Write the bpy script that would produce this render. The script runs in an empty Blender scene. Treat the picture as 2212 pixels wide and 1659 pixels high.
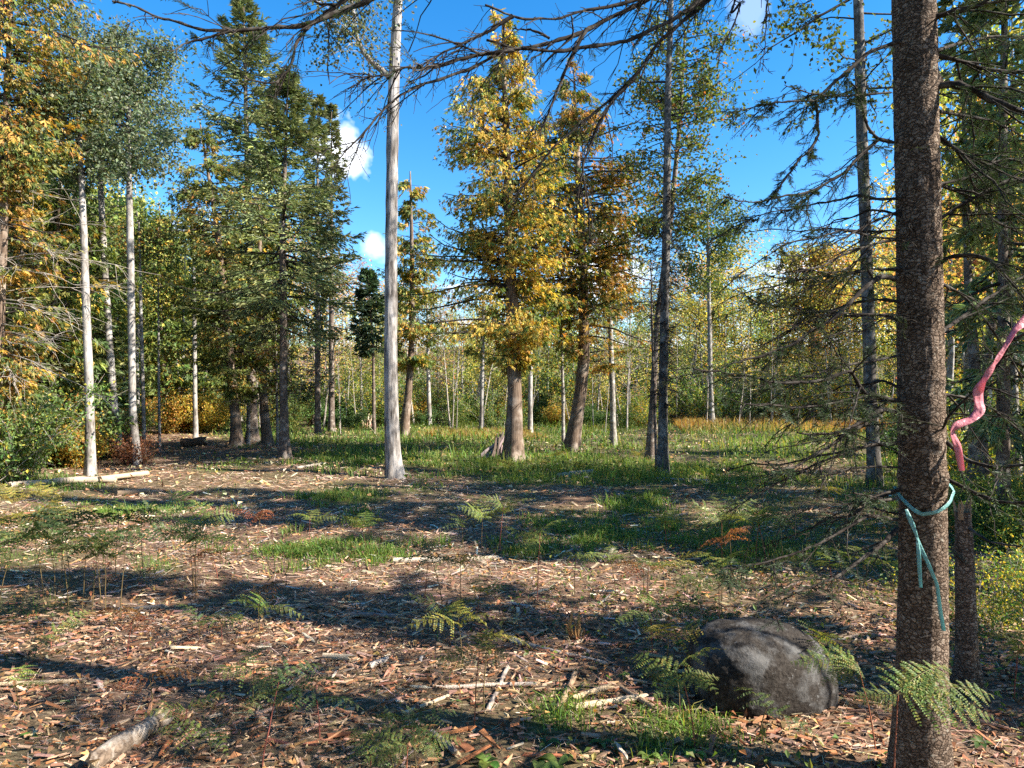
import bpy, math, numpy as np
from mathutils import Vector

# ------------------------------------------------------------------ camera, sky, sun, exposure
scene = bpy.context.scene
col_root = scene.collection
F, CX, HY, CH = 1468.0, 1106.0, 850.0, 1.6          # photo measurements: focal length, centre, horizon, eye height
cam_d = bpy.data.cameras.new('camera'); cam = bpy.data.objects.new('camera', cam_d); col_root.objects.link(cam)
cam_d.sensor_width = 36.0; cam_d.lens = 36.0 * F / 2212.0; cam_d.shift_y = (HY - 829.5) / 2212.0
cam_d.clip_start = 0.05; cam_d.clip_end = 3000
cam.location = (0, 0, CH); cam.rotation_euler = (math.radians(90), 0, 0)
scene.camera = cam
SUN_EL, SUN_BACK = 36.0, 15.0                       # sun to the right of the view, a little behind the camera
sd = Vector((math.cos(math.radians(SUN_BACK)) * math.cos(math.radians(SUN_EL)), -math.sin(math.radians(SUN_BACK)) * math.cos(math.radians(SUN_EL)), math.sin(math.radians(SUN_EL))))
sun_d = bpy.data.lights.new('sun', 'SUN'); sun = bpy.data.objects.new('sun', sun_d); col_root.objects.link(sun)
sun_d.energy = 4.9; sun_d.angle = math.radians(0.53); sun_d.color = (1.0, 0.93, 0.82)
sun.rotation_euler = sd.to_track_quat('Z', 'Y').to_euler()
world = bpy.data.worlds.new('World'); scene.world = world; world.use_nodes = True
vs = scene.view_settings
vs.view_transform = 'Standard'; vs.look = 'None'; vs.exposure = 1.82; vs.gamma = 1.0; vs.use_curve_mapping = False
scene.cycles.max_bounces = 5; scene.cycles.diffuse_bounces = 2; scene.cycles.glossy_bounces = 2
scene.cycles.transmission_bounces = 4; scene.cycles.transparent_max_bounces = 4
scene.cycles.use_denoising = False
scene.cycles.sample_clamp_indirect = 4.0

def N(nt, typ, **kw):
    n = nt.nodes.new(typ)
    for k, v in kw.items():
        if k.startswith('i_'):
            key = k[2:]; key = int(key) if key.isdigit() else key.replace('_', ' ')
            n.inputs[key].default_value = v
        else:
            setattr(n, k, v)
    return n
def M(nt, op, a, b=None, c=None, clamp=False):
    n = nt.nodes.new('ShaderNodeMath'); n.operation = op; n.use_clamp = clamp
    for i, x in enumerate((a, b, c)):
        if x is None: continue
        if isinstance(x, (int, float)): n.inputs[i].default_value = x
        else: nt.links.new(x, n.inputs[i])
    return n.outputs[0]

def build_world():
    nt = world.node_tree; nt.nodes.clear(); L = nt.links.new
    out = N(nt, 'ShaderNodeOutputWorld'); bg = N(nt, 'ShaderNodeBackground'); bg.inputs['Strength'].default_value = 0.088
    L(bg.outputs[0], out.inputs[0])
    sky = N(nt, 'ShaderNodeTexSky'); sky.sky_type = 'NISHITA'; sky.sun_disc = False
    sky.sun_elevation = math.radians(SUN_EL); sky.sun_rotation = math.radians(90 + SUN_BACK)
    sky.air_density = 1.0; sky.dust_density = 0.25; sky.ozone_density = 2.2; sky.altitude = 300
    hs = N(nt, 'ShaderNodeHueSaturation'); hs.inputs['Saturation'].default_value = 1.4; hs.inputs['Value'].default_value = 1.0
    L(sky.outputs[0], hs.inputs['Color'])
    tc = N(nt, 'ShaderNodeTexCoord'); sep = N(nt, 'ShaderNodeSeparateXYZ'); L(tc.outputs['Generated'], sep.inputs[0])
    zz = M(nt, 'ADD', M(nt, 'MAXIMUM', sep.outputs[2], 0.0), 0.09)
    cmb = N(nt, 'ShaderNodeCombineXYZ'); L(M(nt, 'DIVIDE', sep.outputs[0], zz), cmb.inputs[0]); L(M(nt, 'DIVIDE', sep.outputs[1], zz), cmb.inputs[1])
    n1 = N(nt, 'ShaderNodeTexNoise'); n1.inputs['Scale'].default_value = 0.9; n1.inputs['Detail'].default_value = 4; n1.inputs['Roughness'].default_value = 0.55
    L(cmb.outputs[0], n1.inputs['Vector'])
    # low broken cumulus everywhere round the horizon, thinning upwards
    low = M(nt, 'SUBTRACT', 0.72, M(nt, 'MULTIPLY', sep.outputs[2], 0.9))
    thr = M(nt, 'SUBTRACT', 1.13, low)
    band = M(nt, 'DIVIDE', M(nt, 'SUBTRACT', n1.outputs[0], thr), 0.10, clamp=True)
    # single cumulus puffs
    nd = N(nt, 'ShaderNodeTexNoise'); nd.inputs['Scale'].default_value = 16; nd.inputs['Detail'].default_value = 4; nd.inputs['Roughness'].default_value = 0.6
    L(tc.outputs['Generated'], nd.inputs['Vector'])
    tot = band
    for px, py, rad, dens in ((752, 338, 64, 1.0), (808, 535, 30, 0.6), (1620, 12, 42, 0.22), (1290, 590, 110, 0.9)):
        d = Vector(((px - CX) / F, 1.0, -(py - HY) / F)).normalized()
        vm = N(nt, 'ShaderNodeVectorMath', operation='DISTANCE'); L(tc.outputs['Generated'], vm.inputs[0]); vm.inputs[1].default_value = d
        r = rad / F
        a = M(nt, 'SUBTRACT', 1.0, M(nt, 'DIVIDE', vm.outputs['Value'], r))
        a = M(nt, 'ADD', a, M(nt, 'MULTIPLY', M(nt, 'SUBTRACT', nd.outputs[0], 0.52), 2.6))
        a = M(nt, 'MULTIPLY', M(nt, 'DIVIDE', a, 0.6, clamp=True), dens)
        tot = M(nt, 'MAXIMUM', tot, a)
    mix = N(nt, 'ShaderNodeMixRGB'); L(tot, mix.inputs[0]); L(hs.outputs[0], mix.inputs[1]); mix.inputs[2].default_value = (6.2, 6.4, 6.8, 1)
    L(mix.outputs[0], bg.inputs[0])
build_world()

# ------------------------------------------------------------------ mesh helpers
RNG = np.random.default_rng(11)
def nrm(a): return a / np.maximum(np.linalg.norm(a, axis=-1, keepdims=True), 1e-9)
def P(px, py, D): return np.array([(px - CX) / F * D, D, CH - (py - HY) / F * D])
def GD(py): return CH * F / (py - HY)
def gz(x, y):
    x = np.asarray(x, float); y = np.asarray(y, float)
    return 0.03 * np.sin(0.9 * x + 0.4 * y) + 0.025 * np.sin(0.5 * x - 1.1 * y + 1.0) + 0.012 * np.sin(2.3 * x + 1.7 * y) + 0.01 * np.sin(3.1 * y - 1.9 * x + 2) + 9.0 * np.clip((y - 46) / 60, 0, 1) ** 1.4
def ground(px, py):
    D = GD(py); p = P(px, py, D); return np.array([p[0], p[1], gz(p[0], p[1])])
_nz = np.random.default_rng(5)
_nd = _nz.normal(size=(5, 12, 3)); _nd /= np.linalg.norm(_nd, axis=-1, keepdims=True); _np = _nz.uniform(0, 6.28, (5, 12))
def sn(p, freq=1.0, k=0, octv=2):
    p = np.asarray(p, float); o = 0; a = 1.0; s = 0
    for i in range(octv):
        w = _nd[(k + i) % 5]; ph = _np[(k + i) % 5] + k
        o = o + a * np.sin((p @ w.T) * freq * (2 ** i) * 1.3 + ph).sum(-1) / math.sqrt(12) ; s += a; a *= 0.6
    return o / s
def sn2(x, y, freq=1.0, k=0, octv=3):
    return sn(np.stack([x, y, np.zeros_like(x)], -1), freq, k, octv)

class MB:
    def __init__(s): s.v = []; s.f3 = []; s.f4 = []; s.c = []; s.n = 0
    def add(s, V, Q=None, T=None, C=(1, 1, 1)):
        V = np.asarray(V, float).reshape(-1, 3); C = np.asarray(C, float)
        if C.ndim == 1: C = np.broadcast_to(C, (len(V), 3))
        if Q is not None: s.f4.append(np.asarray(Q, int).reshape(-1, 4) + s.n)
        if T is not None: s.f3.append(np.asarray(T, int).reshape(-1, 3) + s.n)
        s.v.append(V); s.c.append(C); s.n += len(V)
    def mesh(s, name, mat, smooth=False):
        me = bpy.data.meshes.new(name)
        if s.n == 0: return me
        V = np.concatenate(s.v); C = np.concatenate(s.c)
        q = np.concatenate(s.f4) if s.f4 else np.zeros((0, 4), int); t = np.concatenate(s.f3) if s.f3 else np.zeros((0, 3), int)
        me.vertices.add(len(V)); me.vertices.foreach_set('co', V.astype(np.float32).ravel())
        li = np.concatenate([q.ravel(), t.ravel()]).astype(np.int32)
        ls = np.concatenate([np.arange(len(q)) * 4, len(q) * 4 + np.arange(len(t)) * 3]).astype(np.int32)
        me.loops.add(len(li)); me.loops.foreach_set('vertex_index', li)
        me.polygons.add(len(ls)); me.polygons.foreach_set('loop_start', ls)
        me.polygons.foreach_set('use_smooth', np.full(len(ls), bool(smooth)))
        me.update(calc_edges=True)
        at = me.attributes.new('col', 'FLOAT_COLOR', 'POINT')
        at.data.foreach_set('color', np.concatenate([C, np.ones((len(C), 1))], 1).astype(np.float32).ravel())
        me.materials.append(mat)
        return me

def tubes(mb, Pt, R, S=4, C=(1, 1, 1), close=False):
    Pt = np.asarray(Pt, float); R = np.asarray(R, float)
    if Pt.ndim == 2: Pt = Pt[None]; R = R[None]
    B, n, _ = Pt.shape
    T = nrm(np.gradient(Pt, axis=1)); mt = np.abs(nrm(T.mean(1)))[:, 2]
    ref = np.where((mt < 0.85)[:, None], np.array([[0, 0, 1.0]]), np.array([[1.0, 0.1, 0]]))[:, None, :]
    U = nrm(np.cross(T, ref)); W = np.cross(T, U)
    a = np.arange(S) * 2 * np.pi / S
    V = Pt[:, :, None, :] + R[:, :, None, None] * (np.cos(a)[None, None, :, None] * U[:, :, None, :] + np.sin(a)[None, None, :, None] * W[:, :, None, :])
    i = np.arange(n - 1)[:, None] * S; j = np.arange(S)[None, :]; j2 = (j + 1) % S
    q = np.stack([i + j, i + j2, i + S + j2, i + S + j], -1).reshape(-1, 4)
    Q = (np.arange(B)[:, None, None] * (n * S) + q[None]).reshape(-1, 4)
    C = np.asarray(C, float)
    if C.ndim == 2: C = np.repeat(C, n * S, 0)
    mb.add(V.reshape(-1, 3), Q=Q, C=C)
    if close:
        for e in (0, n - 1):
            for b in range(B):
                r = V[b, e]; c = r.mean(0, keepdims=True)
                mb.add(np.concatenate([r, c]), T=[(k, (k + 1) % S, S) for k in range(S)], C=C if C.ndim == 1 else C[0])

def diamonds(mb, base, d, nn, L, Wd, C, mid=0.45, fold=0.12):
    """leaf shaped quads: base, side, tip, side"""
    d = nrm(d); s = nrm(np.cross(d, nn)); up = np.cross(s, d)
    L = np.broadcast_to(np.asarray(L, float), (len(base),))[:, None]; Wd = np.broadcast_to(np.asarray(Wd, float), (len(base),))[:, None]
    m = base + d * L * mid + up * Wd * fold * 2
    V = np.stack([base, m + s * Wd * .5, base + d * L, m - s * Wd * .5], 1).reshape(-1, 3)
    k = np.arange(len(base))[:, None] * 4
    mb.add(V, Q=k + np.arange(4)[None], C=np.repeat(np.broadcast_to(C, (len(base), 3)), 4, 0))

def paths(rng, start, d, L, n=5, droop=0.2, up=0.0, jit=0.06):
    B = len(start); t = np.linspace(0, 1, n)[None, :, None]
    L = np.asarray(L, float).reshape(B, 1, 1); dr = np.broadcast_to(np.asarray(droop, float), (B,)).reshape(B, 1, 1)
    w = np.cumsum(rng.normal(0, 1, (B, n, 3)), 1); w -= w[:, :1]
    z = np.array([0, 0, 1.0])[None, None]
    return start[:, None] + nrm(d)[:, None] * L * t - z * dr * L * t ** 2 + z * up * L * t ** 4 + w * jit * L / n ** 0.5 * np.linspace(0, 1, n)[None, :, None]

def pal(rng, n, cols, w=None, jit=0.18):
    cols = np.asarray(cols, float); i = rng.choice(len(cols), n, p=None if w is None else np.asarray(w) / np.sum(w))
    return np.clip(cols[i] * np.exp(rng.normal(0, jit, (n, 1))) * np.exp(rng.normal(0, jit * .35, (n, 3))), 0, 1)

def rand_unit(rng, n): return nrm(rng.normal(size=(n, 3)))

# ------------------------------------------------------------------ scene-graph helpers
def link(o, parent=None):
    col_root.objects.link(o)
    if parent is not None: o.parent = parent
    return o
def tag(o, label=None, cat=None, group=None, kind=None):
    for k, v in (('label', label), ('category', cat), ('group', group), ('kind', kind)):
        if v: o[k] = v
    return o
def thing(name, label, cat, loc=(0, 0, 0), group=None, rz=0.0, scale=1.0):
    o = bpy.data.objects.new(name, None); link(o); o.location = loc; o.rotation_euler = (0, 0, rz)
    o.scale = (scale,) * 3 if np.isscalar(scale) else scale
    o.empty_display_size = 0.2
    return tag(o, label, cat, group)
def part(name, me, parent): return link(bpy.data.objects.new(name, me), parent)
def solo(name, me, label, cat, loc=(0, 0, 0), group=None, rot=(0, 0, 0), scale=1.0, kind=None):
    o = bpy.data.objects.new(name, me); link(o); o.location = loc; o.rotation_euler = rot
    o.scale = (scale,) * 3 if np.isscalar(scale) else scale
    return tag(o, label, cat, group, kind)
def put(proto, name, label, cat, loc, group=None, rz=0.0, scale=1.0):
    """proto: list of (part name, mesh[, sub-parts])"""
    t = thing(name, label, cat, loc, group, rz, scale)
    for p in proto:
        o = part(p[0], p[1], t)
        for s in (p[2] if len(p) > 2 else ()): part(s[0], s[1], o)
    return t

# ------------------------------------------------------------------ materials
def new_mat(name):
    m = bpy.data.materials.new(name); m.use_nodes = True; nt = m.node_tree; nt.nodes.clear()
    out = N(nt, 'ShaderNodeOutputMaterial'); return m, nt, out
def leaf_mat(name, transl=0.45, rough=0.55, spec=0.25, tint=(1.25, 1.15, 0.55)):
    m, nt, out = new_mat(name); L = nt.links.new
    at = N(nt, 'ShaderNodeAttribute', attribute_name='col')
    oi = N(nt, 'ShaderNodeObjectInfo')
    hs = N(nt, 'ShaderNodeHueSaturation'); L(at.outputs['Color'], hs.inputs['Color'])
    L(M(nt, 'ADD', 0.485, M(nt, 'MULTIPLY', oi.outputs['Random'], 0.03)), hs.inputs['Hue'])
    L(M(nt, 'ADD', 0.85, M(nt, 'MULTIPLY', oi.outputs['Random'], 0.3)), hs.inputs['Value'])
    df = N(nt, 'ShaderNodeBsdfDiffuse'); L(hs.outputs[0], df.inputs['Color']); gl = N(nt, 'ShaderNodeBsdfGlossy'); gl.inputs['Roughness'].default_value = rough
    p = N(nt, 'ShaderNodeMixShader'); p.inputs[0].default_value = spec * .16; L(df.outputs[0], p.inputs[1]); L(gl.outputs[0], p.inputs[2])
    tr = N(nt, 'ShaderNodeBsdfTranslucent'); mu = N(nt, 'ShaderNodeMixRGB', blend_type='MULTIPLY'); mu.inputs[0].default_value = 1.0
    L(hs.outputs[0], mu.inputs[1]); mu.inputs[2].default_value = (*tint, 1); L(mu.outputs[0], tr.inputs['Color'])
    mx = N(nt, 'ShaderNodeMixShader'); mx.inputs[0].default_value = transl
    L(p.outputs[0], mx.inputs[1]); L(tr.outputs[0], mx.inputs[2]); L(mx.outputs[0], out.inputs[0])
    return m
def col_mat(name, rough=0.9, nscale=60.0, bump=0.3, amp=0.35, spec=0.15, stretch=(1, 1, 1), dist=0.004):
    """vertex colour broken up with noise"""
    m, nt, out = new_mat(name); L = nt.links.new
    at = N(nt, 'ShaderNodeAttribute', attribute_name='col'); tc = N(nt, 'ShaderNodeTexCoord')
    mp = N(nt, 'ShaderNodeMapping'); mp.inputs['Scale'].default_value = stretch; L(tc.outputs['Object'], mp.inputs[0])
    n1 = N(nt, 'ShaderNodeTexNoise'); n1.inputs['Scale'].default_value = nscale; n1.inputs['Detail'].default_value = 5; L(mp.outputs[0], n1.inputs['Vector'])
    v = M(nt, 'ADD', 1.0 - amp, M(nt, 'MULTIPLY', n1.outputs[0], 2 * amp))
    hs = N(nt, 'ShaderNodeHueSaturation'); L(at.outputs['Color'], hs.inputs['Color']); L(v, hs.inputs['Value'])
    p = N(nt, 'ShaderNodeBsdfPrincipled'); p.inputs['Roughness'].default_value = rough; p.inputs['Specular IOR Level'].default_value = spec
    L(hs.outputs[0], p.inputs['Base Color'])
    b = N(nt, 'ShaderNodeBump'); b.inputs['Strength'].default_value = bump; b.inputs['Distance'].default_value = dist; L(n1.outputs[0], b.inputs['Height']); L(b.outputs[0], p.inputs['Normal'])
    L(p.outputs[0], out.inputs[0]); return m
def bark_mat(name, dark, mid, light, stretch=(1, 1, .2), scale=30.0, patch=(0.5, 0.62), patch_scale=5.0, pstretch=(1, 1, 1), lich=None, lich_thr=0.58, bump=0.7, dist=0.012):
    m, nt, out = new_mat(name); L = nt.links.new
    tc = N(nt, 'ShaderNodeTexCoord')
    mp = N(nt, 'ShaderNodeMapping'); mp.inputs['Scale'].default_value = stretch; L(tc.outputs['Object'], mp.inputs[0])
    n1 = N(nt, 'ShaderNodeTexNoise'); n1.inputs['Scale'].default_value = scale; n1.inputs['Detail'].default_value = 8; n1.inputs['Roughness'].default_value = 0.65; n1.inputs['Distortion'].default_value = 0.4
    L(mp.outputs[0], n1.inputs['Vector'])
    r1 = N(nt, 'ShaderNodeValToRGB'); e = r1.color_ramp.elements; e[0].position = 0.36; e[0].color = (*dark, 1); e[1].position = 0.62; e[1].color = (*mid, 1); L(n1.outputs[0], r1.inputs[0])
    mp2 = N(nt, 'ShaderNodeMapping'); mp2.inputs['Scale'].default_value = pstretch; L(tc.outputs['Object'], mp2.inputs[0])
    n2 = N(nt, 'ShaderNodeTexNoise'); n2.inputs['Scale'].default_value = patch_scale; n2.inputs['Detail'].default_value = 6; n2.inputs['Roughness'].default_value = 0.6; L(mp2.outputs[0], n2.inputs['Vector'])
    f = M(nt, 'DIVIDE', M(nt, 'SUBTRACT', n2.outputs[0], patch[0]), patch[1] - patch[0], clamp=True)
    mx = N(nt, 'ShaderNodeMixRGB'); L(M(nt, 'MULTIPLY', f, M(nt, 'ADD', 0.35, n1.outputs[0])), mx.inputs[0]); L(r1.outputs[0], mx.inputs[1]); mx.inputs[2].default_value = (*light, 1)
    c = mx.outputs[0]
    if lich:
        n3 = N(nt, 'ShaderNodeTexNoise'); n3.inputs['Scale'].default_value = patch_scale * 4.3; n3.inputs['Detail'].default_value = 7; n3.inputs['Roughness'].default_value = 0.7; L(tc.outputs['Object'], n3.inputs['Vector'])
        f3 = M(nt, 'DIVIDE', M(nt, 'SUBTRACT', n3.outputs[0], lich_thr), 0.05, clamp=True)
        m3 = N(nt, 'ShaderNodeMixRGB'); L(M(nt, 'MULTIPLY', f3, 0.8), m3.inputs[0]); L(c, m3.inputs[1]); m3.inputs[2].default_value = (*lich, 1); c = m3.outputs[0]
    p = N(nt, 'ShaderNodeBsdfPrincipled'); p.inputs['Roughness'].default_value = 0.9; p.inputs['Specular IOR Level'].default_value = 0.15; L(c, p.inputs['Base Color'])
    b = N(nt, 'ShaderNodeBump'); b.inputs['Strength'].default_value = bump; b.inputs['Distance'].default_value = dist; L(n1.outputs[0], b.inputs['Height']); L(b.outputs[0], p.inputs['Normal'])
    L(p.outputs[0], out.inputs[0]); return m

M_CEDARB = bark_mat('cedar_bark', (.055, .035, .024), (.20, .145, .105), (.29, .235, .19), stretch=(1, 1, .06), scale=38, patch_scale=2.5, bump=0.9)
M_ASPENB = bark_mat('aspen_bark', (.055, .045, .036), (.24, .215, .19), (.42, .395, .365), stretch=(1, 1, .16), scale=34, patch=(.42, .58), patch_scale=3.0, pstretch=(1, 1, .5), lich=(.09, .078, .065), lich_thr=.60, bump=0.9)
M_FURROW = bark_mat('furrowed_aspen_bark', (.022, .018, .015), (.20, .175, .155), (.40, .37, .345), stretch=(1, 1, .11), scale=17, patch=(.40, .62), patch_scale=7, pstretch=(1, 1, .3), lich=(.05, .042, .035), lich_thr=.62, bump=1.0, dist=.03)
M_GREYB = bark_mat('grey_bark', (.09, .075, .06), (.27, .245, .215), (.42, .40, .37), stretch=(1, 1, .5), scale=26, patch_scale=6, lich=(.5, .5, .45), lich_thr=.6)
M_DARKGREY = bark_mat('dark_grey_bark', (.035, .03, .026), (.125, .112, .098), (.24, .225, .205), stretch=(1, 1, .4), scale=30, patch_scale=6, lich=(.34, .34, .31), lich_thr=.62)
M_SPRUCEB = bark_mat('spruce_bark', (.05, .037, .028), (.17, .13, .105), (.27, .235, .20), stretch=(1, 1, 1.5), scale=34, patch_scale=7)
def fir_bark():
    m, nt, out = new_mat('fir_bark'); L = nt.links.new
    tc = N(nt, 'ShaderNodeTexCoord'); nz = N(nt, 'ShaderNodeTexNoise'); nz.inputs['Scale'].default_value = 22; nz.inputs['Detail'].default_value = 4; L(tc.outputs['Object'], nz.inputs['Vector'])
    vm = N(nt, 'ShaderNodeVectorMath', operation='MULTIPLY_ADD'); L(nz.outputs['Color'], vm.inputs[0]); vm.inputs[1].default_value = (.05, .05, .05); L(tc.outputs['Object'], vm.inputs[2])
    mp = N(nt, 'ShaderNodeMapping'); mp.inputs['Scale'].default_value = (1, 1, 1.7); L(vm.outputs[0], mp.inputs[0])
    ve = N(nt, 'ShaderNodeTexVoronoi', feature='DISTANCE_TO_EDGE'); ve.inputs['Scale'].default_value = 46; L(mp.outputs[0], ve.inputs['Vector'])
    vc = N(nt, 'ShaderNodeTexVoronoi'); vc.inputs['Scale'].default_value = 46; L(mp.outputs[0], vc.inputs['Vector']); sc_ = N(nt, 'ShaderNodeSeparateColor'); L(vc.outputs['Color'], sc_.inputs[0])
    fine = N(nt, 'ShaderNodeTexNoise'); fine.inputs['Scale'].default_value = 150; fine.inputs['Detail'].default_value = 5; fine.inputs['Roughness'].default_value = .7; mp2 = N(nt, 'ShaderNodeMapping'); mp2.inputs['Scale'].default_value = (1, 1, 1.6); L(tc.outputs['Object'], mp2.inputs[0]); L(mp2.outputs[0], fine.inputs['Vector'])
    big = N(nt, 'ShaderNodeTexNoise'); big.inputs['Scale'].default_value = 9; big.inputs['Detail'].default_value = 5; L(tc.outputs['Object'], big.inputs['Vector'])
    crack = M(nt, 'DIVIDE', ve.outputs[0], .16, clamp=True)
    v = M(nt, 'ADD', M(nt, 'MULTIPLY', sc_.outputs[0], .35), M(nt, 'ADD', M(nt, 'MULTIPLY', fine.outputs[0], .55), M(nt, 'MULTIPLY', big.outputs[0], .45)))
    v = M(nt, 'MULTIPLY', v, M(nt, 'ADD', .45, M(nt, 'MULTIPLY', crack, .55)))
    r = N(nt, 'ShaderNodeValToRGB'); e = r.color_ramp.elements; e[0].position = .25; e[0].color = (.026, .017, .011, 1); e[1].position = .95; e[1].color = (.27, .21, .16, 1); e2 = r.color_ramp.elements.new(.58); e2.color = (.125, .086, .060, 1); L(v, r.inputs[0])
    li = N(nt, 'ShaderNodeTexNoise'); li.inputs['Scale'].default_value = 38; li.inputs['Detail'].default_value = 6; li.inputs['Roughness'].default_value = .65; L(tc.outputs['Object'], li.inputs['Vector'])
    mx = N(nt, 'ShaderNodeMixRGB'); L(M(nt, 'MULTIPLY', M(nt, 'DIVIDE', M(nt, 'SUBTRACT', li.outputs[0], .62), .04, clamp=True), .7), mx.inputs[0]); L(r.outputs[0], mx.inputs[1]); mx.inputs[2].default_value = (.29, .275, .225, 1)
    p = N(nt, 'ShaderNodeBsdfPrincipled'); p.inputs['Roughness'].default_value = .9; p.inputs['Specular IOR Level'].default_value = .12; L(mx.outputs[0], p.inputs['Base Color'])
    h = M(nt, 'ADD', M(nt, 'MULTIPLY', crack, .7), M(nt, 'MULTIPLY', fine.outputs[0], .6)); b = N(nt, 'ShaderNodeBump'); b.inputs['Strength'].default_value = .9; b.inputs['Distance'].default_value = .006; L(h, b.inputs['Height']); L(b.outputs[0], p.inputs['Normal'])
    L(p.outputs[0], out.inputs[0]); return m
M_FIRB = fir_bark()
M_TWIG = bark_mat('twig_bark', (.014, .011, .009), (.040, .031, .025), (.085, .074, .062), stretch=(1, 1, 1), scale=60, patch_scale=20, bump=0.3, dist=0.003)  # near-black tone: shade on the overhead and near limbs is put into the colour
M_DEADTWIG = bark_mat('dead_twig', (.16, .13, .10), (.36, .31, .26), (.48, .44, .4), stretch=(1, 1, 1), scale=60, patch_scale=20, bump=0.3, dist=0.003)
M_LEAF = leaf_mat('leaf')
M_NEEDLE = leaf_mat('needle', transl=0.2, tint=(1.1, 1.15, .7))
M_SPRAY = leaf_mat('cedar_spray', transl=0.42)
M_FERN = leaf_mat('fern_leaf', transl=0.42)
M_GRASS = leaf_mat('grass_blade', transl=0.45, spec=0.3)
M_LITTER = leaf_mat('litter_leaf', transl=0.15, rough=0.8, spec=0.1, tint=(1.1, .9, .6))
M_CHIP = col_mat('wood_chip', nscale=90, bump=0.4, amp=0.4)
M_WOOD = col_mat('split_wood', nscale=26, bump=0.7, amp=0.5, stretch=(6, 1, 6), dist=0.01)
M_STEM = col_mat('stem', nscale=80, bump=0.1, amp=0.25)

# ------------------------------------------------------------------ the setting: ground
PATCH = [(720, 1192, 150, 30), (290, 1105, 120, 20), (765, 1078, 85, 17), (1280, 1140, 150, 36), (1385, 1085, 70, 28), (1150, 1188, 60, 25), (850, 1205, 50, 18),
         (330, 1215, 60, 22), (1460, 1590, 120, 60), (1180, 1560, 40, 30), (120, 1080, 120, 25), (1560, 1150, 90, 30), (1900, 1450, 200, 90)]
def grass_mask(x, y):
    x = np.asarray(x, float); y = np.asarray(y, float); yy = np.maximum(y, 0.6)
    px = CX + F * x / yy; py = HY + F * CH / yy
    nz = sn2(x, y, 0.9, 1, 3); m = np.full(x.shape, -0.9)
    for a, b, rx, ry in PATCH:
        d = ((px - a) / rx) ** 2 + ((py - b) / ry) ** 2
        m = np.maximum(m, .62 - .8 * d)
    edge = np.interp(yy, [9, 11.5, 13, 17, 20, 25, 32], [6, 1.0, -2.4, -5.2, -7.4, -10.9, -16])
    far = np.clip((x - edge) / 1.2, -1.3, 1.0) * np.clip((yy - 9.5) / 2.5, 0, 1) - 0.9 * np.clip(1 - (yy - 9.5) / 2.5, 0, 1)
    m = np.maximum(m, far - 0.45)
    right = np.clip((px - 1380) / 150, -1.2, 0.35) * np.clip((yy - 4.2) / 1.5, 0.3, 1)
    m = np.maximum(m, np.where(px > 1250, right - 0.35, -0.9))
    lf = np.clip((250 - px) / 100, -1, 1) * 0.9 - 0.9 * (yy < 7.5)
    m = np.maximum(m, np.where(yy > 13.5, -0.9, lf - .4))
    return np.clip(0.5 + 0.62 * (m + 0.95 * nz + .35 * sn2(x, y, 3.1, 3, 2)), 0, 1)

def build_ground():
    ys = np.concatenate([np.linspace(-14, 1.5, 22), np.arange(1.7, 8, 0.09), np.arange(8, 20, 0.2), np.arange(20, 60, 0.8), np.geomspace(61, 900, 26)])
    u = np.concatenate([-np.geomspace(900, 16, 26), np.arange(-15.6, -5, .3), np.arange(-5, 5, 0.1), np.arange(5, 16, .3), np.geomspace(16, 900, 26)])
    X, Y = np.meshgrid(u, ys); fade = np.clip(1 - (np.hypot(X, Y) - 40) / 40, 0, 1)
    Z = np.where(Y > 46, gz(X, Y), gz(X, Y) * fade)
    near = np.clip(1 - (Y - 8) / 10, 0, 1) * (np.abs(X) < 7)
    Z += near * 0.010 * sn2(X, Y, 9, 2, 3)
    V = np.stack([X, Y, Z], -1).reshape(-1, 3); ny, nx = X.shape
    i = np.arange(ny - 1)[:, None] * nx + np.arange(nx - 1)[None]
    Q = np.stack([i, i + 1, i + 1 + nx, i + nx], -1).reshape(-1, 4)
    g = grass_mask(X, Y).reshape(-1, 1)
    soil = np.array([.115, .072, .048]); turf = np.array([.055, .062, .022])
    mb = MB(); mb.add(V, Q=Q, C=soil * (1 - g) + turf * g)
    m, nt, out = new_mat('mulch_soil'); L = nt.links.new
    at = N(nt, 'ShaderNodeAttribute', attribute_name='col'); tc = N(nt, 'ShaderNodeTexCoord')
    n1 = N(nt, 'ShaderNodeTexNoise'); n1.inputs['Scale'].default_value = 34; n1.inputs['Detail'].default_value = 8; n1.inputs['Roughness'].default_value = .7; L(tc.outputs['Object'], n1.inputs['Vector'])
    n2 = N(nt, 'ShaderNodeTexVoronoi'); n2.inputs['Scale'].default_value = 55; mp = N(nt, 'ShaderNodeMapping'); mp.inputs['Scale'].default_value = (.55, 1.2, 1); L(tc.outputs['Object'], mp.inputs[0]); L(mp.outputs[0], n2.inputs['Vector'])
    sepc = N(nt, 'ShaderNodeSeparateColor'); L(n2.outputs['Color'], sepc.inputs[0])
    v = M(nt, 'ADD', 0.45, M(nt, 'ADD', M(nt, 'MULTIPLY', n1.outputs[0], 0.7), M(nt, 'MULTIPLY', sepc.outputs[0], 0.9)))
    hs = N(nt, 'ShaderNodeHueSaturation'); L(at.outputs['Color'], hs.inputs['Color']); L(v, hs.inputs['Value'])
    p = N(nt, 'ShaderNodeBsdfPrincipled'); p.inputs['Roughness'].default_value = .95; p.inputs['Specular IOR Level'].default_value = .1; L(hs.outputs[0], p.inputs['Base Color'])
    b = N(nt, 'ShaderNodeBump'); b.inputs['Strength'].default_value = .8; b.inputs['Distance'].default_value = .015; L(n1.outputs[0], b.inputs['Height']); L(b.outputs[0], p.inputs['Normal'])
    L(p.outputs[0], out.inputs[0])
    o = link(bpy.data.objects.new('ground', mb.mesh('ground', m, True))); o['kind'] = 'structure'
build_ground()

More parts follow.
